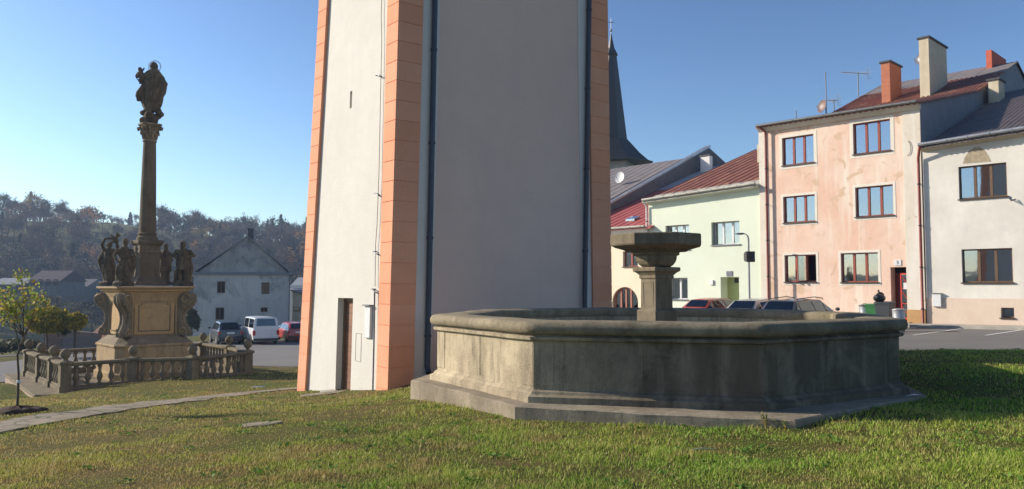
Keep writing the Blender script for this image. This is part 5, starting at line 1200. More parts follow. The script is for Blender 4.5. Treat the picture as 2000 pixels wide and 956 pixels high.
# ------------------------------------------------------------------ vehicles
def vehicle(label, cat, pnt, st, loc, rz, W2=.86, wheels=(.75, 3.45), wr=.31, rails=False, wins=None, van=False, group='cars parked on the square', lampz=None):
    """st: stations rear to front (x, zbot, zbelt, ztop, wbelt, wtop); built facing +x, origin under the rear end"""
    o = thing('parked_van' if van else 'parked_car', label, cat, (0,0,0), 0, group)
    rings = []
    def half(s):
        x, zb, ze, zt, wb, wt = s; cab = zt-ze > .12
        return [(x,0,zb),(x,wb*.86,zb),(x,wb*.97,zb+.10),(x,wb,(zb+ze)/2-.02),(x,wb*.985,ze-.10),(x,wb*.95,ze),(x,wt+.02 if cab else wb*.90,zt-.07 if cab else zt-.0),(x,wt*.93,zt-.01 if cab else zt+.012),(x,wt*.6,zt+.02),(x,0,zt+.03)]
    for s in st:
        h = half(s); rings.append([Vector(p) for p in h]+[Vector((p[0], -p[1], p[2])) for p in h[-2:0:-1]])
    mb = MB(); mb.loft(rings); body = mb.build('body', pnt, o, sm=32)
    H = [[Vector(p) for p in half(s)] for s in st]
    def panel(parent, a, b, c, d, ins=(.06,.06,.1,.1), off=.008, name='side_window', m='carglass', back=True):
        def bl(u, v): return (a*(1-u)+b*u)*(1-v)+(d*(1-u)+c*u)*v
        n = (b-a).cross(d-a).normalized()
        P = [bl(ins[0], ins[2]), bl(1-ins[1], ins[2]), bl(1-ins[1], 1-ins[3]), bl(ins[0], 1-ins[3])]
        mid = bl(.5, .5)
        if n.dot(mid-Vector((st[len(st)//2][0], 0, .8))) < 0: n = -n
        P = [p+n*off for p in P]; mb = MB(); mb.prism(P, n*.006); return mb.build(name, M[m], parent)
    for (i, j, nm) in wins:
        if nm == 'rear' or nm == 'front':
            A, B = H[i][7], H[j][7]; a = A; b = Vector((A.x, -A.y, A.z)); c = Vector((B.x, -B.y, B.z)); d = B
            ex = .02; panel(body, a, b, c, d, (.07,.07,.10,.08), .03, 'rear_window' if nm == 'rear' else 'windscreen', 'darkglass')
        else:
            for s in (1, -1):
                f = lambda p: Vector((p.x, p.y*s, p.z))
                panel(body, f(H[i][5]), f(H[j][5]), f(H[j][6]), f(H[i][6]), (.06,.06,.06,.04), .008, 'side_window', 'darkglass')
    for x in wheels:
        for s in (1, -1):
            y = s*(W2-.08); mb = MB(); mb.lathe([(.05,-.10),(wr-.02,-.10),(wr,-.06),(wr,.06),(wr-.02,.095),(wr*.64,.10),(.05,.085)], (x, y, wr), 20, ax=(0,s,0)); w = mb.build('wheel', M['tyre'], o, sm=True)
            mb = MB(); mb.lathe([(wr*.60,.09),(wr*.62,.108),(wr*.5,.10),(.09,.112),(.03,.115)], (x, y, wr), 16, ax=(0,s,0)); mb.build('rim', M['rimm'], w, sm=True)
            mb = MB(); mb.lathe([(.05,-.02),(wr+.06,-.02),(wr+.065,.0),(.05,.0)], (x, s*(W2-.0), wr+.02), 20, ax=(0,s,0)); mb.build('wheel_arch', M['trim'], body)
    x0 = st[0][0]; lz = lampz or (st[1][2]-.12)
    for s in (1, -1):
        mb = MB(); mb.box((x0+.06 if not van else x0+.02, s*(W2-.09), lz), (.16, .17, .34 if van or rails else .18)); mb.build('tail_light', M['redlamp'], o, bevel=.02)
        xf = st[-1][0]; mb = MB(); mb.box((xf-.12, s*(W2-.22), .66), (.2, .3, .14)); mb.build('headlight', M['rimm'], o, bevel=.03)
        xm = next(st[j][0] for i, j, nm in wins[::-1] if nm == 'side') if False else [st[j][0] for i, j, nm in wins if nm == 'side'][-1]
        mb = MB(); mb.ell((xm-.05, s*(W2+.08), st[3][2]+.08), (.06,.10,.075), 8, 6); mb.build('wing_mirror', M['trim'] if not van else M['trim'], o, sm=True)
    mb = MB(); mb.box((x0-.005, 0, .62 if van else lz-.02), (.02, .52, .115)); mb.build('number_plate', M['plate'], o)
    mb = MB(); mb.box((x0+.02, 0, .38), (.14, W2*1.9, .16)); mb.build('rear_bumper', M['trim'] if not rails else pnt, o, bevel=.03)
    mb = MB(); mb.box((st[-1][0]-.03, 0, .38), (.14, W2*1.8, .2)); mb.build('front_bumper', M['trim'] if not rails else pnt, o, bevel=.03)
    if rails:
        for s in (1, -1): mb = MB(); xs = [st[2][0]+.1, st[3][0], st[4][0]]; mb.tube([(xs[0]-.02, s*.60, st[2][3]+.02), (xs[0]+.12, s*.60, st[2][3]+.085), (xs[1]+.4, s*.60, st[3][3]+.09), (xs[2]+.1, s*.60, st[4][3]+.07), (xs[2]+.2, s*.6, st[4][3]+.02)], .018, 6); mb.build('roof_rail', M['trim'], o)
    o.location = loc; o.rotation_euler = (0, 0, rz); return o
SED = lambda L, H, wb=.84: [(0,.28,.55,.56,wb-.05,wb-.10),(.05,.22,.88,.93,wb,.74),(.62,.20,.92,H-.07,wb+.01,.62),(1.7,.20,.93,H,wb+.02,.60),(2.5,.20,.92,H-.03,wb+.01,.60),(3.15,.20,.90,.93,wb+.01,.74),(L-.45,.22,.74,.78,wb-.02,.70),(L-.06,.24,.55,.60,wb-.12,.62),(L,.28,.48,.50,wb-.16,.6)]
EST = [(0,.28,.60,.61,.80,.76),(.04,.22,.93,.97,.855,.74),(.42,.20,.96,1.40,.86,.62),(1.6,.20,.96,1.46,.87,.60),(2.55,.20,.94,1.43,.87,.60),(3.35,.20,.92,.95,.86,.76),(4.3,.22,.80,.84,.83,.72),(4.62,.24,.58,.62,.74,.62),(4.70,.28,.48,.50,.68,.6)]
VAN = [(0,.30,1.15,1.16,.88,.86),(.02,.28,1.16,1.28,.90,.86),(.10,.26,1.16,1.90,.90,.76),(1.7,.26,1.16,1.94,.91,.75),(3.2,.26,1.14,1.92,.91,.75),(3.75,.26,1.12,1.15,.90,.80),(4.5,.26,.90,.94,.86,.74),(4.75,.30,.60,.66,.78,.7)]
hx = atan2(.68, .73)
P_sil = paint('silver_car_paint', (.17,.155,.15)); P_navy = paint('navy_car_paint', (.02,.03,.055)); P_white = paint('white_van_paint', (.72,.73,.74)); P_red = paint('red_car_paint', (.40,.02,.02)); P_red2 = paint('dull_red_car_paint', (.33,.035,.025)); P_grey = paint('pale_silver_car_paint', (.50,.49,.48)); P_sil.node_tree.nodes['Principled BSDF'].inputs['Metallic'].default_value = .8; P_grey.node_tree.nodes['Principled BSDF'].inputs['Metallic'].default_value = .7
WS = [(1,2,'rear'),(1,2,'side'),(2,3,'side'),(3,4,'side'),(4,5,'side'),(4,5,'front')]
def place(px_, Y, side, rz, W2=.86):
    c = U(px_, 560, Y); d = Vector((cos(rz), sin(rz), 0)); e = Vector((-d.y, d.x, 0))
    p = Vector((c.x, Y, 0))+e*W2*side   # pixel marks the rear corner on that side
    return Vector((p.x, p.y, terr(p.x+d.x*2, p.y+d.y*2)+.025))
vehicle('dark silver estate car with roof rails parked facing the salmon house', 'car', P_sil, EST, place(1556, 29.6, 1, hx), hx, .87, (.85,3.6), .32, True, WS)
vehicle('pale silver saloon car partly hidden behind the estate car', 'car', P_grey, SED(4.3,1.40), place(1478, 34.2, 1, hx+.05), hx+.05, .85, (.8,3.4), .31, False, WS)
vehicle('dull red hatchback parked before the pale green house', 'car', P_red2, SED(3.95,1.42), place(1383, 38.5, 1, hx), hx, .84, (.65,3.1), .30, False, WS)
lh = radians(121)
vehicle('navy blue off-road car parked on the left edge of the square', 'car', P_navy, [(x, a, b+.10, c+.18 if c > 1.1 else c+.10, d, e_) for x, a, b, c, d, e_ in SED(4.0,1.45)], place(428, 55.0, -1, lh), lh, .85, (.7,3.2), .36, False, WS)
vehicle('white van with dark rear window parked between navy and red cars', 'van', P_white, VAN, place(497, 54.5, -1, lh), lh, .92, (.8,3.7), .34, False, [(1,2,'rear'),(2,3,'side'),(3,4,'side'),(4,5,'side'),(4,5,'front')], True, lampz=.85)
vehicle('bright red hatchback right of the white van beside the tower', 'car', P_red, SED(3.9,1.43), place(563, 57.0, -1, lh), lh, .83, (.65,3.1), .30, False, WS)

# ------------------------------------------------------------------ lamp post, bins, bag
Lp = Vector((12.35, 39.98, 0)); Lp = Vector((12.15, 40.15, 0)); gz = terr(Lp.x, Lp.y)+.02; zt = U(1458, 458, 40.15).z; Lx = U(1463.5, 560, 40.15).x; Lp.x = Lx
lp = thing('street_lamp', 'thin grey street lamp carrying two black loudspeakers before the pale green house', 'street lamp', (Lp.x, Lp.y, gz))
mb = MB(); mb.tube([(Lp.x,Lp.y,gz),(Lp.x,Lp.y,gz+1.2),(Lp.x,Lp.y,zt-.25),(Lp.x-.05,Lp.y,zt-.08)], [.07,.055,.045,.04], 10); mb.build('pole', M['lead'], lp, sm=True)
mb = MB(); mb.tube([(Lp.x-.02,Lp.y,zt-.10),(Lp.x-.14,Lp.y-.02,zt),(Lp.x-.26,Lp.y-.04,zt+.02)], .025, 8); mb.loft([[Vector((Lp.x-.22-x, Lp.y-.04+y*w, zt+.02+dz)) for y in (-1,1) for dz in ((-h, h) if y < 0 else (h, -h))] for x, w, h in ((0,.05,.03),(.15,.11,.05),(.42,.10,.035),(.48,.05,.02))]); mb.build('lamp_head', M['greyiron'], lp)
for dx, y0, a, nm in ((-.13,.0,.5,''),(.16,.0,-.35,'')):
    q = U(1463.5, 502, 40.15); mb = MB(); R_ = Matrix.Rotation(a, 3, 'Z'); c = Vector((Lp.x+dx, Lp.y-.04, q.z))
    mb.loft([[c+R_ @ Vector((x*w, y, z*h)) for x, z in ((-1,-1),(1,-1),(1,1),(-1,1))] for w, h, y in ((.15,.28,-.16),(.15,.28,-.13),(.12,.25,.02),(.09,.18,.12))]); sp = mb.build('loudspeaker', M['trim'], lp, bevel=.015)
    mb = MB(); mb.box((Lp.x+dx*.5, Lp.y-.02, q.z), (.2, .05, .06)); mb.build('clamp', M['lead'], sp)
def wheelie(px_, Y, w, h, m, label, rz=0, round_=False, lid=None):
    p = U(px_, 560, Y); z = terr(p.x, Y)+(.02 if Y < 33.5 else .15); o = thing('rubbish_bin', label, 'bin', (p.x, Y, z), 0, 'rubbish bins by the red door')
    c = Vector((p.x, Y, z)); R_ = Matrix.Rotation(rz, 3, 'Z')
    if round_:
        mb = MB(); mb.lathe([(w*.40,0),(w*.42,.02),(w*.46,h*.3),(w*.47,h*.32),(w*.46,h*.34),(w*.48,h*.62),(w*.49,h*.64),(w*.48,h*.66),(w*.5,h)], c, 20); mb.build('body', M[m], o, sm=30)
        mb = MB(); mb.lathe([(w*.52,h),(w*.53,h+.02),(w*.5,h+.05),(w*.3,h+.08),(.03,h+.09)], c, 20); mb.build('lid', M[lid or m], o, sm=30)
        mb = MB(); mb.tube([c+Vector((-.08,0,h+.08)), c+Vector((-.06,0,h+.12)), c+Vector((.06,0,h+.12)), c+Vector((.08,0,h+.08))], .012, 5); mb.build('lid_handle', M['black'], o)
    else:
        mb = MB(); mb.loft([[c+R_ @ Vector((x*a, y*b, zz)) for x, y in ((-1,-1),(1,-1),(1,1),(-1,1))] for a, b, zz in ((w*.38,w*.40,.05),(w*.46,w*.52,h*.9),(w*.50,w*.55,h*.91),(w*.50,w*.55,h*.96))]); mb.build('body', M[m], o, bevel=.02)
        mb = MB(); mb.loft([[c+R_ @ Vector((x*a, y*b, zz)) for x, y in ((-1,-1),(1,-1),(1,1),(-1,1))] for a, b, zz in ((w*.52,w*.58,h*.965),(w*.52,w*.58,h),(w*.40,w*.45,h+.05))]); mb.build('lid', M[lid or m], o, bevel=.02)
        for s in (1, -1): mb = MB(); mb.lathe([(.02,-.025),(.10,-.025),(.10,.025),(.02,.025)], c+R_ @ Vector((s*w*.42, w*.42, .10)), 12, ax=R_ @ Vector((s,0,0))); mb.build('wheel', M['tyre'], o)
        mb = MB(); mb.tube([c+R_ @ Vector((x, w*.62, h*.94)) for x in (-w*.4, w*.4)], .015, 6); mb.build('grab_handle', M['black'], o)
    return o
M['binmetal'] = simple('galvanised_bin', (.42,.43,.44), .4, .5, .3, 5); M['bingreen'] = simple('green_bin_plastic', (.03,.16,.045), .45); M['bindark'] = simple('dark_bin_plastic', (.05,.055,.06), .45); M['bag'] = simple('black_rubbish_bag', (.012,.012,.014), .25, 0, .2, 6, .5)
wheelie(1688, 34.4, .48, .85, 'binmetal', 'dull metal dustbin at the left end of the bin row', round_=True, lid='bindark')
wheelie(1704, 34.0, .50, .92, 'bingreen', 'green wheelie bin between the metal dustbin and the dark bin', .75)
wheelie(1727, 33.6, .62, 1.02, 'bindark', 'dark grey wheelie bin with a black bag on its lid', .75)
wheelie(1754, 31.6, .50, .88, 'binmetal', 'pale galvanised dustbin standing in front of the red door', round_=True)
p = U(1718, 560, 33.55); zb_ = terr(p.x, 33.6)+.15+1.07
def bagf(mb):
    mb.ell((0,0,.17), (.27,.24,.19), 14, 10); mb.ell((.08,.02,.30), (.18,.16,.14), 12, 8); mb.ell((-.12,-.05,.2), (.16,.15,.16), 10, 8)
    mb.tube([(.0,0,.38),(-.02,0,.46),(-.06,0,.50)], [.07,.03,.06], 8)
carve('rubbish_bag', bagf, M['bag'], .02, (p.x, 33.6, zb_-.02), .4, 'black knotted rubbish bag lying on the dark bin', 'rubbish bag')

# ------------------------------------------------------------------ leaves, trees
def leaf_cards(P, size, rng, asp=1.6, up=0.0):
    n = len(P); a = rng.normal(size=(n,3)); a[:,2] += up*np.sign(a[:,2]+1e-6); a /= np.linalg.norm(a, axis=1)[:,None]
    b = rng.normal(size=(n,3)); b -= a*(a*b).sum(1)[:,None]; b /= np.linalg.norm(b, axis=1)[:,None]
    s = size*rng.uniform(.6, 1.4, (n,1)); a = a*s*asp/2; b = b*s/2
    V = np.stack([P-a, P+b*.9, P+a, P-b*.9], 1).reshape(-1, 3); F = np.arange(4*n).reshape(n, 4); return V, F
def limb_tree(base, H, crown_c, crown_r, nl, rng, r0, trunk_frac=.5, lean=(0,0), sub=3):
    """returns trunk MB, limb tips"""
    mb = MB(); tips = []; base = Vector(base); th = H*trunk_frac
    pts = [base+Vector((lean[0]*k+rng.normal()*.012*H*k, lean[1]*k+rng.normal()*.012*H*k, th*k)) for k in np.linspace(0, 1, 5)]
    mb.tube([base-Vector((0,0,.2))]+pts, [r0*1.25]+[r0*(1-.35*k) for k in np.linspace(0, 1, 5)], 7)
    cc = Vector(crown_c)
    for i in range(nl):
        v = Vector(rng.normal(size=3)); v.normalize(); v.z = abs(v.z)*.8-.15 if i else 1
        tip = cc+Vector((v.x*crown_r[0], v.y*crown_r[1], v.z*crown_r[2]))*rng.uniform(.65, .98)
        st = pts[-1] if rng.random() < .6 else pts[-2].lerp(pts[-1], rng.random()); mid = st.lerp(tip, .5)+Vector(rng.normal(size=3))*H*.02
        mb.tube([st, mid, tip], [r0*.5, r0*.28, r0*.07], 5); tips.append((mid, tip))
        for j in range(sub):
            s0 = mid.lerp(tip, rng.random()); v2 = Vector(rng.normal(size=3)); t2 = s0+v2.normalized()*min(crown_r)*rng.uniform(.25,.5)+Vector((0,0,min(crown_r)*.1)); mb.tube([s0, t2], [r0*.18, r0*.04], 4); tips.append((s0, t2))
    return mb, tips
def tip_leaves(tips, n, spread, rng):
    k = rng.integers(0, len(tips), n); A = np.array([tips[i][0] for i in k]); B = np.array([tips[i][1] for i in k]); u = rng.random((n,1))**.6
    return A+(B-A)*u+rng.normal(size=(n,3))*spread
# young staked tree at the left
b = Vector((hit(33, 806).x, hit(33, 806).y, 0)); b.z = terr(b.x, b.y)
yt = thing('young_tree', 'slender young tree with yellow green autumn leaves in a mulch ring', 'tree', b)
rng = np.random.default_rng(3)
ctr = b+Vector((.0, 0, 1.82)); mb, tips = limb_tree(b, 2.4, ctr, (.42,.42,.58), 12, rng, .022, .52, (.03,0), 4); mb.build('trunk', M['bark'], yt)
V, F = leaf_cards(tip_leaves(tips, 850, .055, rng), .040, rng); link('crown', np_mesh('crown', V, F), M['leaf_y'], yt)
mb = MB(); mb.lathe([(.028,.48),(.034,.485),(.034,.52),(.028,.525)], b+Vector((.015,0,0)), 10); mb.build('white_tie', M['whitebox'], yt)
mb = MB(); rings = []
for k, zz in ((1,-.03),(.95,.03),(.6,.07),(.2,.09)): rings.append([Vector((b.x+cos(a)*k*.42*(1+.15*sin(3*a)), b.y+sin(a)*k*.42*(1+.1*cos(4*a)), terr(b.x+cos(a)*k*.42, b.y+sin(a)*k*.42)+zz+.02*sin(7*a+k*5))) for a in np.linspace(0, 2*pi, 28, endpoint=False)])
mb.loft(rings); o = mb.build('mulch_ring', M['dirt'], yt, sm=70)
# two clipped globe trees beyond the road
for (px_, y0, y1, w, Yt, lb) in ((93, 601, 651, 80, 42.5, 'larger round clipped tree, green with a yellow top, left of the pair'), (147, 612, 645, 40, 42.5, 'smaller round clipped tree with pale trunk, nearer the column')):
    c = U(px_, (y0+y1)/2, Yt); gz = terr(c.x, Yt); t_ = thing('globe_tree', lb, 'tree', (c.x, Yt, gz), 0, 'clipped globe trees beyond the road')
    R_ = w/2/1500*Yt; Rz = (y1-y0)/2/1500*Yt*1.05; rng = np.random.default_rng(px_)
    mb, tips = limb_tree((c.x, Yt, gz), c.z-gz+Rz, c, (R_*.8,R_*.8,Rz*.8), 10, rng, .07, .62, (0,0), 2); mb.build('trunk', M['bark'], t_)
    n = 5200 if w > 50 else 2600; d = rng.normal(size=(n,3)); d /= np.linalg.norm(d, axis=1)[:,None]; rad = rng.uniform(.55, 1.03, (n,1))*(1+.08*np.sin(d[:,:1]*7)*np.cos(d[:,1:2]*6))
    P_ = np.array(c)+d*rad*np.array([R_,R_,Rz]); V, F = leaf_cards(P_, .10, rng, 1.4); link('crown', np_mesh('crown', V, F), M['leaf_globe'], t_)
# low hedge, picket fence, brick wall and roofs in the dip behind
M['purpleroof'] = plaster('dark_purple_roof', (.06,.04,.055), (.05,.035,.045), 2, bs=8)
def simple_house(label, xa, xb, yeave, ybase, ytop, Y, wm, rm, dep=7, cat='house', wins=0, hip=False):
    A, B = U(xa, 560, Y), U(xb, 560, Y); ze2 = U(xa, yeave, Y).z; zb2 = U(xa, ybase, Y).z; zt2 = U(xa, ytop, Y).z
    h = thing('distant_house', label, cat, ((A.x+B.x)/2, Y, zb2)); mb = MB(); mb.box(((A.x+B.x)/2, Y+dep/2, (ze2+zb2)/2-1), (B.x-A.x, dep, ze2-zb2+2)); mb.build('wall', M[wm], h)
    i_ = (B.x-A.x)*.12 if hip else -.2
    mb = MB(); mb.loft([[(A.x-.3,Y-.4,ze2),(B.x+.3,Y-.4,ze2),(B.x+.3,Y+dep+.4,ze2),(A.x-.3,Y+dep+.4,ze2)], [(A.x+i_,Y+dep/2-.1,zt2),(B.x-i_,Y+dep/2-.1,zt2),(B.x-i_,Y+dep/2+.1,zt2),(A.x+i_,Y+dep/2+.1,zt2)]]); mb.build('roof', M[rm], h)
    for i in range(wins):
        x = A.x+(B.x-A.x)*(i+.5)/wins; mb = MB(); mb.box((x, Y-.01, (ze2+zb2)/2+.2), (.9, .06, 1.2)); mb.build('window', M['trim'], h)
    return h
simple_house('long distant house with a dark purple roof low in the valley', 56, 116, 550, 558, 528, 150, 'darkclad', 'purpleroof', 9, wins=4)
simple_house('distant grey house with a dark roof left of the saints', 122, 170, 560, 572, 545, 165, 'darkclad', 'darkroof', 8, wins=3)
simple_house('distant grey cottage with a blue grey roof at the left end of the valley', -20, 48, 556, 580, 543, 150, 'darkclad', 'greyclad', 8, wins=3)
M['redtile'] = plaster('faded_red_tiles', (.34,.16,.11), (.27,.12,.09), 3, bs=10, bmp=.6)
A, B = U(160, 560, 52), U(212, 560, 52); h = thing('outbuilding', 'low outbuilding with a faded red roof seen behind the column pedestal', 'shed', (A.x+1, 53, -2.6))
zl, zr_ = U(172, 668, 52).z, U(205, 600, 52).z
mb = MB(); mb.prism([(A.x,52,-4),(B.x+1.5,52,-4),(B.x+1.5,52,U(200,655,52).z),(A.x,52,zl)], (0,5,0)); mb.build('wall', M['brickwall'] if 'brickwall' in M else M['oldwhite'], h)
mb = MB(); mb.add([(A.x+.2,51.8,zl),(B.x+1.7,51.8,U(200,655,52).z),(B.x+1.7,54.5,zr_+.3),(B.x-.2,54.5,zr_),(A.x+.2,51.8,zl-.12),(B.x+1.7,51.8,U(200,655,52).z-.12),(B.x+1.7,54.5,zr_+.18),(B.x-.2,54.5,zr_-.12)], [(0,1,2,3),(7,6,5,4),(0,4,5,1),(1,5,6,2),(2,6,7,3),(3,7,4,0)]); mb.build('roof', M['redtile'], h)
M['oldwall'] = mat_brick('old_brown_wall', (.26,.17,.12), (.19,.13,.10), (.25,.21,.17), 0, .4, .16)
wl_ = thing('garden_wall', 'low brown garden wall behind the globe trees', 'wall', (-27, 49.5, -2.5)); mb = MB()
a, b_ = U(88, 560, 49), U(196, 560, 51); mb.prism([(a.x,49,-4),(b_.x,51,-4),(b_.x,51,U(196,652,51).z),(U(130,560,50).x,50,U(130,645,50).z),(a.x,49,U(88,650,49).z)], (0,.35,0)); mb.build('masonry', M['oldwall'], wl_)
pk = thing('picket_fence', 'dark picket fence between the garden wall and the column', 'fence', (-25, 47, -2.4)); mb = MB()
for i in range(26):
    x = 128+i*2.6; q = U(x, 560, 46.8); z = terr(q.x, 46.8); mb.box((q.x, 46.8, z+.5), (.035, .03, 1.0+.06*sin(i*2.2)))
mb2 = MB(); q0, q1 = U(127, 560, 46.8), U(196, 560, 46.8)
mb.build('pickets', M['greyiron'], pk); z = terr(q0.x, 46.8); mb2.tube([(q0.x,46.85,z+.8),(q1.x,46.85,terr(q1.x,46.8)+.8)], .025, 4); mb2.tube([(q0.x,46.85,z+.3),(q1.x,46.85,terr(q1.x,46.8)+.3)], .025, 4); mb2.build('rail', M['greyiron'], pk)
def bush(label, px_, ytop, ybase, w, Y, m, n=900, seed=1, size=.12, name='shrub'):
    c = U(px_, 560, Y); z0 = U(px_, ybase, Y).z; z1 = U(px_, ytop, Y).z; rng = np.random.default_rng(seed); R_ = w/2/1500*Y
    o = thing(name, label, 'shrub', (c.x, Y, z0)); lob = rng.normal(size=(7,3))*[.45,.35,.25]; k = rng.integers(0, 7, n); d = rng.normal(size=(n,3)); d /= np.linalg.norm(d, axis=1)[:,None]
    P_ = lob[k]+d*rng.uniform(.25,.6,(n,1)); P_ = np.array([c.x, Y, (z0+z1)/2])+P_*[R_, R_*.8, (z1-z0)/2]
    V, F = leaf_cards(P_, size, rng, 1.4); link('foliage', np_mesh('foliage', V, F), M[m], o)
    mb = MB()
    for i in range(5): mb.tube([(c.x, Y, z0-.2), (c.x+lob[i][0]*R_, Y+lob[i][1]*R_, (z0+z1)/2+lob[i][2]*(z1-z0)/2)], [.03,.012], 5)
    mb.build('stems', M['bark'], o); return o
bush('dark green shrub beside the corner of the gabled house', 377, 592, 652, 22, 74, 'f_green', 1200, 5, .25)
bush('dark rounded shrub between the two globe trees', 116, 616, 652, 36, 45, 'f_green', 1500, 6, .13)
bush('low greenish shrub at the foot of the young tree, across the road', 45, 655, 690, 90, 48, 'f_green', 2200, 7, .16)

# ------------------------------------------------------------------ wooded hillside
def far_tree_arrays(kind, rng, H=12.0, n=420):
    """unit tree standing at the origin: (trunk V,F4), (leaf V,F4)"""
    mb, tips = limb_tree((0,0,0), H, (0,0,H*.62), (H*.32,H*.32,H*.40) if kind != 'fir' else (H*.16,H*.16,H*.5), 9, rng, H*.018, .45, (0,0), 3 if kind == 'bare' else 1)
    me = mb.mesh(); V = np.array([v.co for v in me.vertices]); F = [list(p.vertices) for p in me.polygons if len(p.vertices) == 4]; bpy.data.meshes.remove(me)
    if kind == 'fir':
        u = rng.random(n)**.7; r_ = (1-u)*H*.20*rng.uniform(.5,1,n); a = rng.uniform(0, 2*pi, n); P_ = np.stack([r_*np.cos(a), r_*np.sin(a), H*(.08+.92*u)], 1); LV, LF = leaf_cards(P_, H*.06, rng, 1.5)
    elif kind == 'bare':
        P_ = tip_leaves(tips, n, H*.035, rng); LV, LF = leaf_cards(P_, H*.012, rng, 9.0, 1.2)
    else:
        lob = rng.normal(size=(9,3))*[H*.17,H*.17,H*.17]; k = rng.integers(0, 9, n); P_ = np.array([0,0,H*.6])+lob[k]+rng.normal(size=(n,3))*H*.075; LV, LF = leaf_cards(P_, H*.045, rng, 1.4)
    return V, np.array(F), LV, LF
rng = np.random.default_rng(11)
PROT = {k: [far_tree_arrays(k if k in ('fir','bare') else 'leafy', rng, n=n) for _ in range(3)] for k, n in (('bare',620),('fir',500),('leafy',520))}
def world_at(px_, Y): q = U(px_, 560, Y); return q.x, Y
def ridge_tree(px_, Y, H, kind, m, label, seed, group=None):
    x, y = world_at(px_, Y); z = terr(x, y); o = thing('bare_tree' if kind == 'bare' else 'fir_tree' if kind == 'fir' else 'autumn_tree', label, 'tree', (x, y, z), 0, group)
    V, F, LV, LF = PROT[kind][seed % 3]; s = H/12; c, sn = cos(seed), sin(seed); R_ = np.array([[c,-sn,0],[sn,c,0],[0,0,1]])
    f = lambda A: A @ R_.T*s+np.array([x, y, z])
    link('trunk', np_mesh('trunk', f(V), F), M['fbark'], o); link('crown', np_mesh('crown', f(LV), LF), M[m], o)
SK = [(10,405,'bare','f_brown','tall bare tree at the far left of the skyline'),(22,412,'bare','f_brown','bare tree second from the left on the skyline'),(30,424,'fir','f_dark','dark fir below the leftmost skyline trees'),(46,424,'fir','f_dark','dark pointed fir just left of the pale bare tree'),(74,408,'bare','f_brown','wide pale bare tree on the ridge above the left field'),
 (100,424,'leafy','f_dark','dark round tree right of the wide bare tree'),(124,426,'leafy','f_brown','brown leafy tree left of the rounded brown crown'),(137,424,'leafy','f_brown','large rounded brown tree on the ridge, left of the saints'),(152,432,'bare','f_brown','low bare tree right of the rounded brown one'),(165,436,'leafy','f_brown','brown tree descending the ridge toward the saints'),
 (199,433,'bare','f_brown','small bare tree alone on the open ridge'),(214,440,'leafy','f_green','low green tree on the open ridge'),(246,436,'bare','f_brown','thin bare tree just left of the column shaft'),(262,440,'bare','f_brown','faint bare tree behind the column shaft'),
 (318,442,'leafy','f_brown','brown tree right of the column shaft'),(340,438,'leafy','f_brown','brown bushy tree above the slim cloaked saint'),(357,430,'leafy','f_dark','dark bushy tree above the broad saint'),(368,424,'bare','f_brown','tall bare tree right above the broad saint'),(385,432,'bare','f_brown','bare tree between the saints and the gabled house'),(402,434,'leafy','f_brown','brown tree left above the gable'),
 (420,436,'bare','f_brown','bare tree above the left gable slope'),(443,430,'bare','f_brown','upright bare tree left of the chimney'),(466,438,'leafy','f_brown','brown tree behind the gable peak'),(485,428,'bare','f_brown','tall bare tree straight behind the dark chimney'),(503,428,'bare','f_brown','bare tree right of the dark chimney'),
 (530,426,'leafy','f_green','big greenish tree above the right gable slope'),(548,428,'leafy','f_dark','tall dark tree on the ridge near the tower'),(566,440,'bare','f_brown','bare tree between the dark tree and the tower'),(585,446,'bare','f_brown','bare tree touching the edge of the tower')]
for i, (px_, yt_, kind, m, lb) in enumerate(SK):
    Y = 335+(i*37 % 30); x, y = world_at(px_, Y); z = terr(x, y); ztop = U(px_, yt_, Y).z; ridge_tree(px_, Y, max(6, (ztop-z)*1.03), kind, m, lb, i+1, 'trees on the skyline')
CT_ = [(60,478,300,'f_yellow','yellow green tree below the left field',11),(103,507,265,'f_orange','small bright orange tree above the purple roof',8),(40,500,270,'f_brown','rusty brown tree above the far left cottage',9),(172,500,270,'f_orange','orange brown tree left of the raised arm statue',11),(176,528,230,'f_orange','rust coloured tree above the dark valley roof',9),
 (383,480,280,'f_yellow','yellow tree showing between the broad saint and the gabled house',10),(400,500,250,'f_brown','brown tree beside the left gable slope',9),(578,498,260,'f_orange','large orange tree right of the gabled house',13),(560,480,290,'f_brown','brown tree behind the right gable slope',12),(592,475,300,'f_orange','orange tree touching the tower edge, higher on the slope',11),(430,470,300,'f_yellow','dull yellow tree above the left gable slope',10)]
for i, (px_, yt_, Y, m, lb, H) in enumerate(CT_): ridge_tree(px_, Y, H, 'leafy', m, lb, i+2, 'coloured autumn trees on the slope')
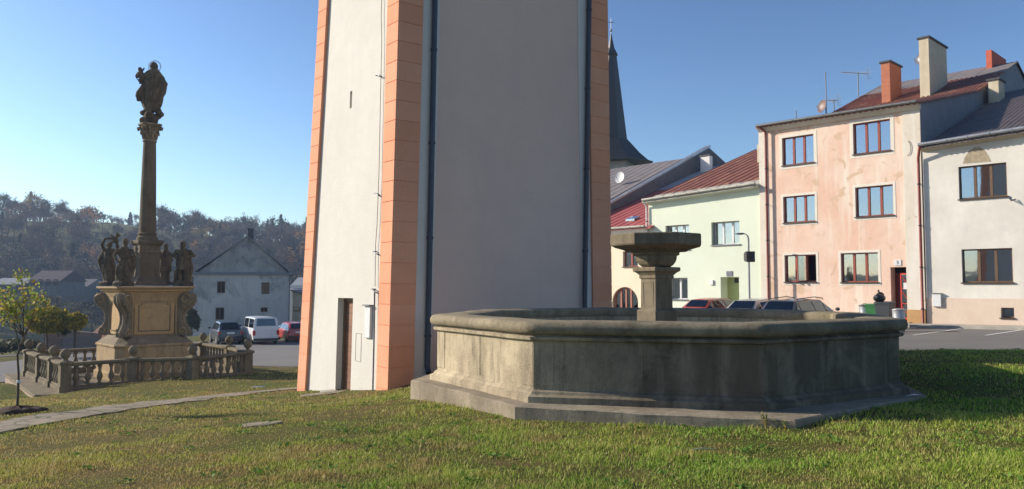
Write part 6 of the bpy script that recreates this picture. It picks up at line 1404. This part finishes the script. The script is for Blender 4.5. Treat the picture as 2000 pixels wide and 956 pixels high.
# the wood itself, one mass
acc = {k: [[], [], 0] for k in ('trunk','f_brown','f_dark','f_green','f_yellow','f_orange')}
def put(key, V, F):
    a = acc[key]; a[0].append(V); a[1].append(F+a[2]); a[2] += len(V)
cnt = 0; rng = np.random.default_rng(5)
FIELDS = [((36,96),(452,478)), ((172,216),(462,492)), ((225,262),(444,452)), ((120,180),(455,470))]
while cnt < 900:
    Y = rng.uniform(165, 400); px_ = rng.uniform(-260, 640) if rng.random() < .85 else rng.uniform(-900, -260); x, y = world_at(px_, Y); z = terr(x, y); yy = 560-(z-1.6)/Y*1500
    if any(a[0] < px_ < a[1] and b[0] < yy < b[1]+8 for a, b in FIELDS): continue
    if noise.noise((x*.012, y*.012, 1)) < -.32 and Y < 330: continue
    k = rng.choice(['bare','leafy','fir'], p=[.48,.40,.12]); H = rng.uniform(7, 13)*(.8 if k == 'leafy' else 1); V, F, LV, LF = PROT[k][rng.integers(0, 3)]; a = rng.uniform(0, 6.3); c, sn = cos(a), sin(a); R_ = np.array([[c,-sn,0],[sn,c,0],[0,0,1]]); s = H/12*np.array([rng.uniform(.8,1.3)]*2+[1])
    key = 'f_dark' if k == 'fir' else rng.choice(['f_brown','f_green','f_yellow','f_orange','f_dark'], p=[.55,.25,.07,.07,.06]) if k == 'leafy' else 'f_brown'
    lim = (560-np.interp(px_, [-50,0,100,170,230,300,350,400,500,600], [410,412,428,440,448,446,436,438,436,446])+rng.uniform(-2,10))/1500*Y+1.6-z
    if lim < 2.5: continue
    H = min(H, lim)
    if yy < 458 and 215 < px_ < 300: continue
    put('trunk', (V*s) @ R_.T+[x,y,z], F); sel = slice(0, len(LF)*2//3) if k != 'bare' else slice(0, len(LF)); put(key, (LV*s) @ R_.T+[x,y,z], LF[sel]); cnt += 1
Vs, Fs, mi, mats, off = [], [], [], [], 0
for j, (k, a) in enumerate(acc.items()):
    if not a[0]: continue
    V = np.concatenate(a[0]); F = np.concatenate(a[1])
    Vs.append(V); Fs.append(F+off); off += len(V); mi.append(np.full(len(F), len(mats), np.int32)); mats.append(M['fbark'] if k == 'trunk' else M[k])
me = np_mesh('woodland', np.concatenate(Vs), np.concatenate(Fs))
for m in mats: me.materials.append(m)
mi = np.concatenate(mi)
if len(me.polygons) == len(mi): me.polygons.foreach_set('material_index', mi)
wd = link('woodland', me, None); wd['kind'] = 'stuff'

# ------------------------------------------------------------------ grass
def grass(n, seed):
    rng = np.random.default_rng(seed)
    u = rng.random(n); a, b_ = 3.6, 36.0; p = -1.0
    Y = (a**p+(b_**p-a**p)*u)**(1/p); X = rng.uniform(-.98, .98, n)*(Y+1.0)
    keep = np.ones(n, bool)
    for poly in (SQUARE, PATH, plat): keep &= ~pip(X, Y, poly)
    fo = [tuple(q)[:2] for q in octo(3.98, 0, seg=1)]; keep &= ~pip(X, Y, [tuple(q)[:2] for q in octo([q-.03 for q in PR_], 0, seg=1)])
    tq = [tuple(c(-.6)[:2]) for c in (cornerP, cornerR, cornerB, cornerL)]; keep &= ~pip(X, Y, tq)
    keep &= ((X-yt.location.x)**2+(Y-yt.location.y)**2) > .34**2
    keep &= ~((Y > 30) & (X < -8))
    # thinner and shorter in worn patches
    X, Y = X[keep], Y[keep]; n = len(X)
    pn = np.sin(X*1.3+2*np.sin(Y*.9))*np.sin(Y*1.7+1.5*np.sin(X*.8)); pn2 = np.sin(X*4.1+np.sin(Y*3.3)*2)*np.sin(Y*4.7+X)
    worn = np.sin(X*.9+1+.6*np.sin(Y))*np.sin(Y*1.1+X*.35)+.5*np.sin(X*2.7+Y)*np.sin(Y*2.3); k2 = rng.random(n) < (.72+.28*pn)*np.where(worn > .75, .38, 1); X, Y, pn, pn2 = X[k2], Y[k2], pn[k2], pn2[k2]; n = len(X)
    Z = terr_np(X, Y)-.005
    h = (.029+.012*pn+.012*pn2)*rng.uniform(.45, 1.5, n); h = np.maximum(h, .012)*(1+.012*Y)*(.85+.40*np.clip((X+1.5)/3, 0, 1)*np.clip((14-Y)/5, 0, 1)*(.6+.4*pn2)); w = (.0017+.00034*Y)*rng.uniform(.7, 1.3, n)
    az = rng.uniform(0, 2*pi, n); ln = h*rng.uniform(.15, 1.0, n); la = rng.uniform(0, 2*pi, n)
    B = np.stack([X, Y, Z], 1); sd_ = np.stack([np.cos(az)*w, np.sin(az)*w, 0*w], 1); L_ = np.stack([np.cos(la)*ln, np.sin(la)*ln, 0*ln], 1)
    up = np.stack([0*h, 0*h, h], 1)
    V = np.stack([B-sd_, B+sd_, B+sd_*.6+up*.65+L_*.35, B-sd_*.6+up*.65+L_*.35, B+up+L_], 1).reshape(-1, 3)
    i = np.arange(n)[:,None]*5
    T = np.concatenate([i+[0,1,2], i+[0,2,3], i+[3,2,4]], 0).reshape(-1, 3)
    me = np_mesh('grass', V, T); o = link('grass', me, M['blades']); o['kind'] = 'stuff'; return o
grass(800000, 1)
# broad leaved lawn weeds
rng = np.random.default_rng(33); n = 420; Y = 4+rng.random(n)**1.6*18; X = rng.uniform(-.8, .85, n)*Y; kp = ~pip(X, Y, [tuple(q)[:2] for q in octo(4.15, 0, seg=1)]) & ~pip(X, Y, [tuple(c(-.6)[:2]) for c in (cornerP, cornerR, cornerB, cornerL)]) & ~pip(X, Y, PATH); X, Y = X[kp], Y[kp]
c_ = np.repeat(np.stack([X, Y], 1), 9, 0)+rng.normal(size=(len(X)*9, 2))*.045; P_ = np.column_stack([c_, terr_np(c_[:,0], c_[:,1])+.03]); V, F = leaf_cards(P_, .036, rng, 1.5, 0); V[:,2] = (V[:,2]-np.repeat(P_[:,2], 4))*.6+np.repeat(P_[:,2], 4)
wl2 = link('clover', np_mesh('clover', V, F), leafm('clover_leaves', (.07,.17,.02), (.10,.20,.03), (.16,.24,.04))); wl2['kind'] = 'stuff'
# fallen leaves scattered in the lawn
rng = np.random.default_rng(21); n = 1500; Y = 4+rng.random(n)**1.5*22; X = rng.uniform(-.85, .85, n)*Y; kp = ~pip(X, Y, [tuple(q)[:2] for q in octo(4.1, 0, seg=1)]) & ~pip(X, Y, [tuple(c(-.6)[:2]) for c in (cornerP, cornerR, cornerB, cornerL)]); X, Y = X[kp], Y[kp]
P_ = np.stack([X, Y, terr_np(X, Y)+.022+rng.random(len(X))*.015], 1); V, F = leaf_cards(P_, .03, rng, 1.4, 0); V[:,2] = (V[:,2]-np.repeat(P_[:,2], 4))*.35+np.repeat(P_[:,2], 4)
fl = link('fallen_leaves', np_mesh('fallen_leaves', V, F), leafm('dry_fallen_leaves', (.30,.19,.07), (.42,.32,.12), (.20,.11,.05))); fl['kind'] = 'stuff'
# loose stones set in the lawn and small litter
for i, (x, y, w, d, lb, cat) in enumerate(((510,831,.27,.10,'flat pale stone flush in the lawn below the tower','stone'),(628,771,.5,.16,'worn threshold slab in the grass before the tower door','stone'),(505,757,.2,.07,'small pale cover set in the footpath','cover'))):
    p = hit(x, y); mb = MB(); rr = []
    for k, zz in ((1,-.05),(1,.012),(.9,.022)): rr.append([Vector((p.x+cos(a)*w*k*(1+.1*sin(3*a+i)), p.y+sin(a)*d*2.2*k*(1+.1*cos(2*a)), terr(p.x+cos(a)*w*k, p.y+sin(a)*d*2.2*k)+zz)) for a in np.linspace(0, 2*pi, 18, endpoint=False)])
    mb.loft(rr); tag(mb.build('flat_stone' if cat == 'stone' else 'manhole_cover', M['pathm'] if cat == 'stone' else M['lead'], origin=p), lb, cat)
for (x, y, lb) in ((1785,778,'white litter scrap on the shaded plinth side of the fountain'),):
    p = hit(x, y, .02); mb = MB(); c = Vector(p)+Vector((0,0,.03)); mb.prism([c+Vector((-.11,-.01,0)), c+Vector((.0,-.025,.015)), c+Vector((.10,.0,.01)), c+Vector((.02,.03,.02))], (0,0,.003)); tag(mb.build('paper_scrap', M['whitebox'], origin=p), lb, 'litter')
p = hit(1377, 885, .03); mb = MB(); c = Vector(p)+Vector((0,0,.035)); mb.tube([c+Vector((-.125,-.02,.0)), c+Vector((-.03,.0,.008)), c+Vector((.11,.01,.0))], [.004,.011,.004], 5)
tag(mb.build('stick', simple('pale_straw', (.66,.55,.30), .8), origin=p), 'thin pale straw coloured stick lying on the lawn before the fountain', 'stick')
# flowering weeds at the near corner of the plinth
for (x, y, h, lb, sd2) in ((1496,838,.22,'tall seeding weed at the near corner of the fountain plinth',1),(1533,842,.14,'short seeding weed right of the tall one by the plinth',2)):
    p = hit(x, y); p = Vector((p.x, p.y, terr(p.x, p.y))); o = thing('weed', lb, 'weed', p, 0, 'weeds by the fountain plinth'); rng = np.random.default_rng(sd2); mb = MB(); tp = []
    for k in range(5):
        t_ = p+Vector((rng.normal()*.05, rng.normal()*.03, h*rng.uniform(.6,1))); mb.tube([p, p.lerp(t_, .5)+Vector((.01,0,0)), t_], [.003,.0025,.0015], 4); tp.append((p.lerp(t_, .45), t_))
    mb.build('stalk', M['leaf_globe'], o); V, F = leaf_cards(tip_leaves(tp, 130, .006, rng), .012, rng, 1.3); link('seed_head', np_mesh('seed_head', V, F), leafm('weed_seeds_%d' % sd2, (.30,.30,.14), (.22,.25,.09)), o)

# ------------------------------------------------------------------ the air
hz = MB(); hz.box((0, 60, 25), (1700, 1500, 130)); me = hz.mesh('haze'); m = bpy.data.materials.new('air'); m.use_nodes = True; nt = m.node_tree; nt.nodes.remove(nt.nodes['Principled BSDF'])
pv = nt.nodes.new('ShaderNodeVolumePrincipled'); pv.inputs['Color'].default_value = (.52,.70,1,1); pv.inputs['Density'].default_value = .00048; pv.inputs['Anisotropy'].default_value = .25
nt.links.new(pv.outputs[0], nt.nodes['Material Output'].inputs['Volume'])
hzo = link('haze', me, m); hzo['kind'] = 'stuff'
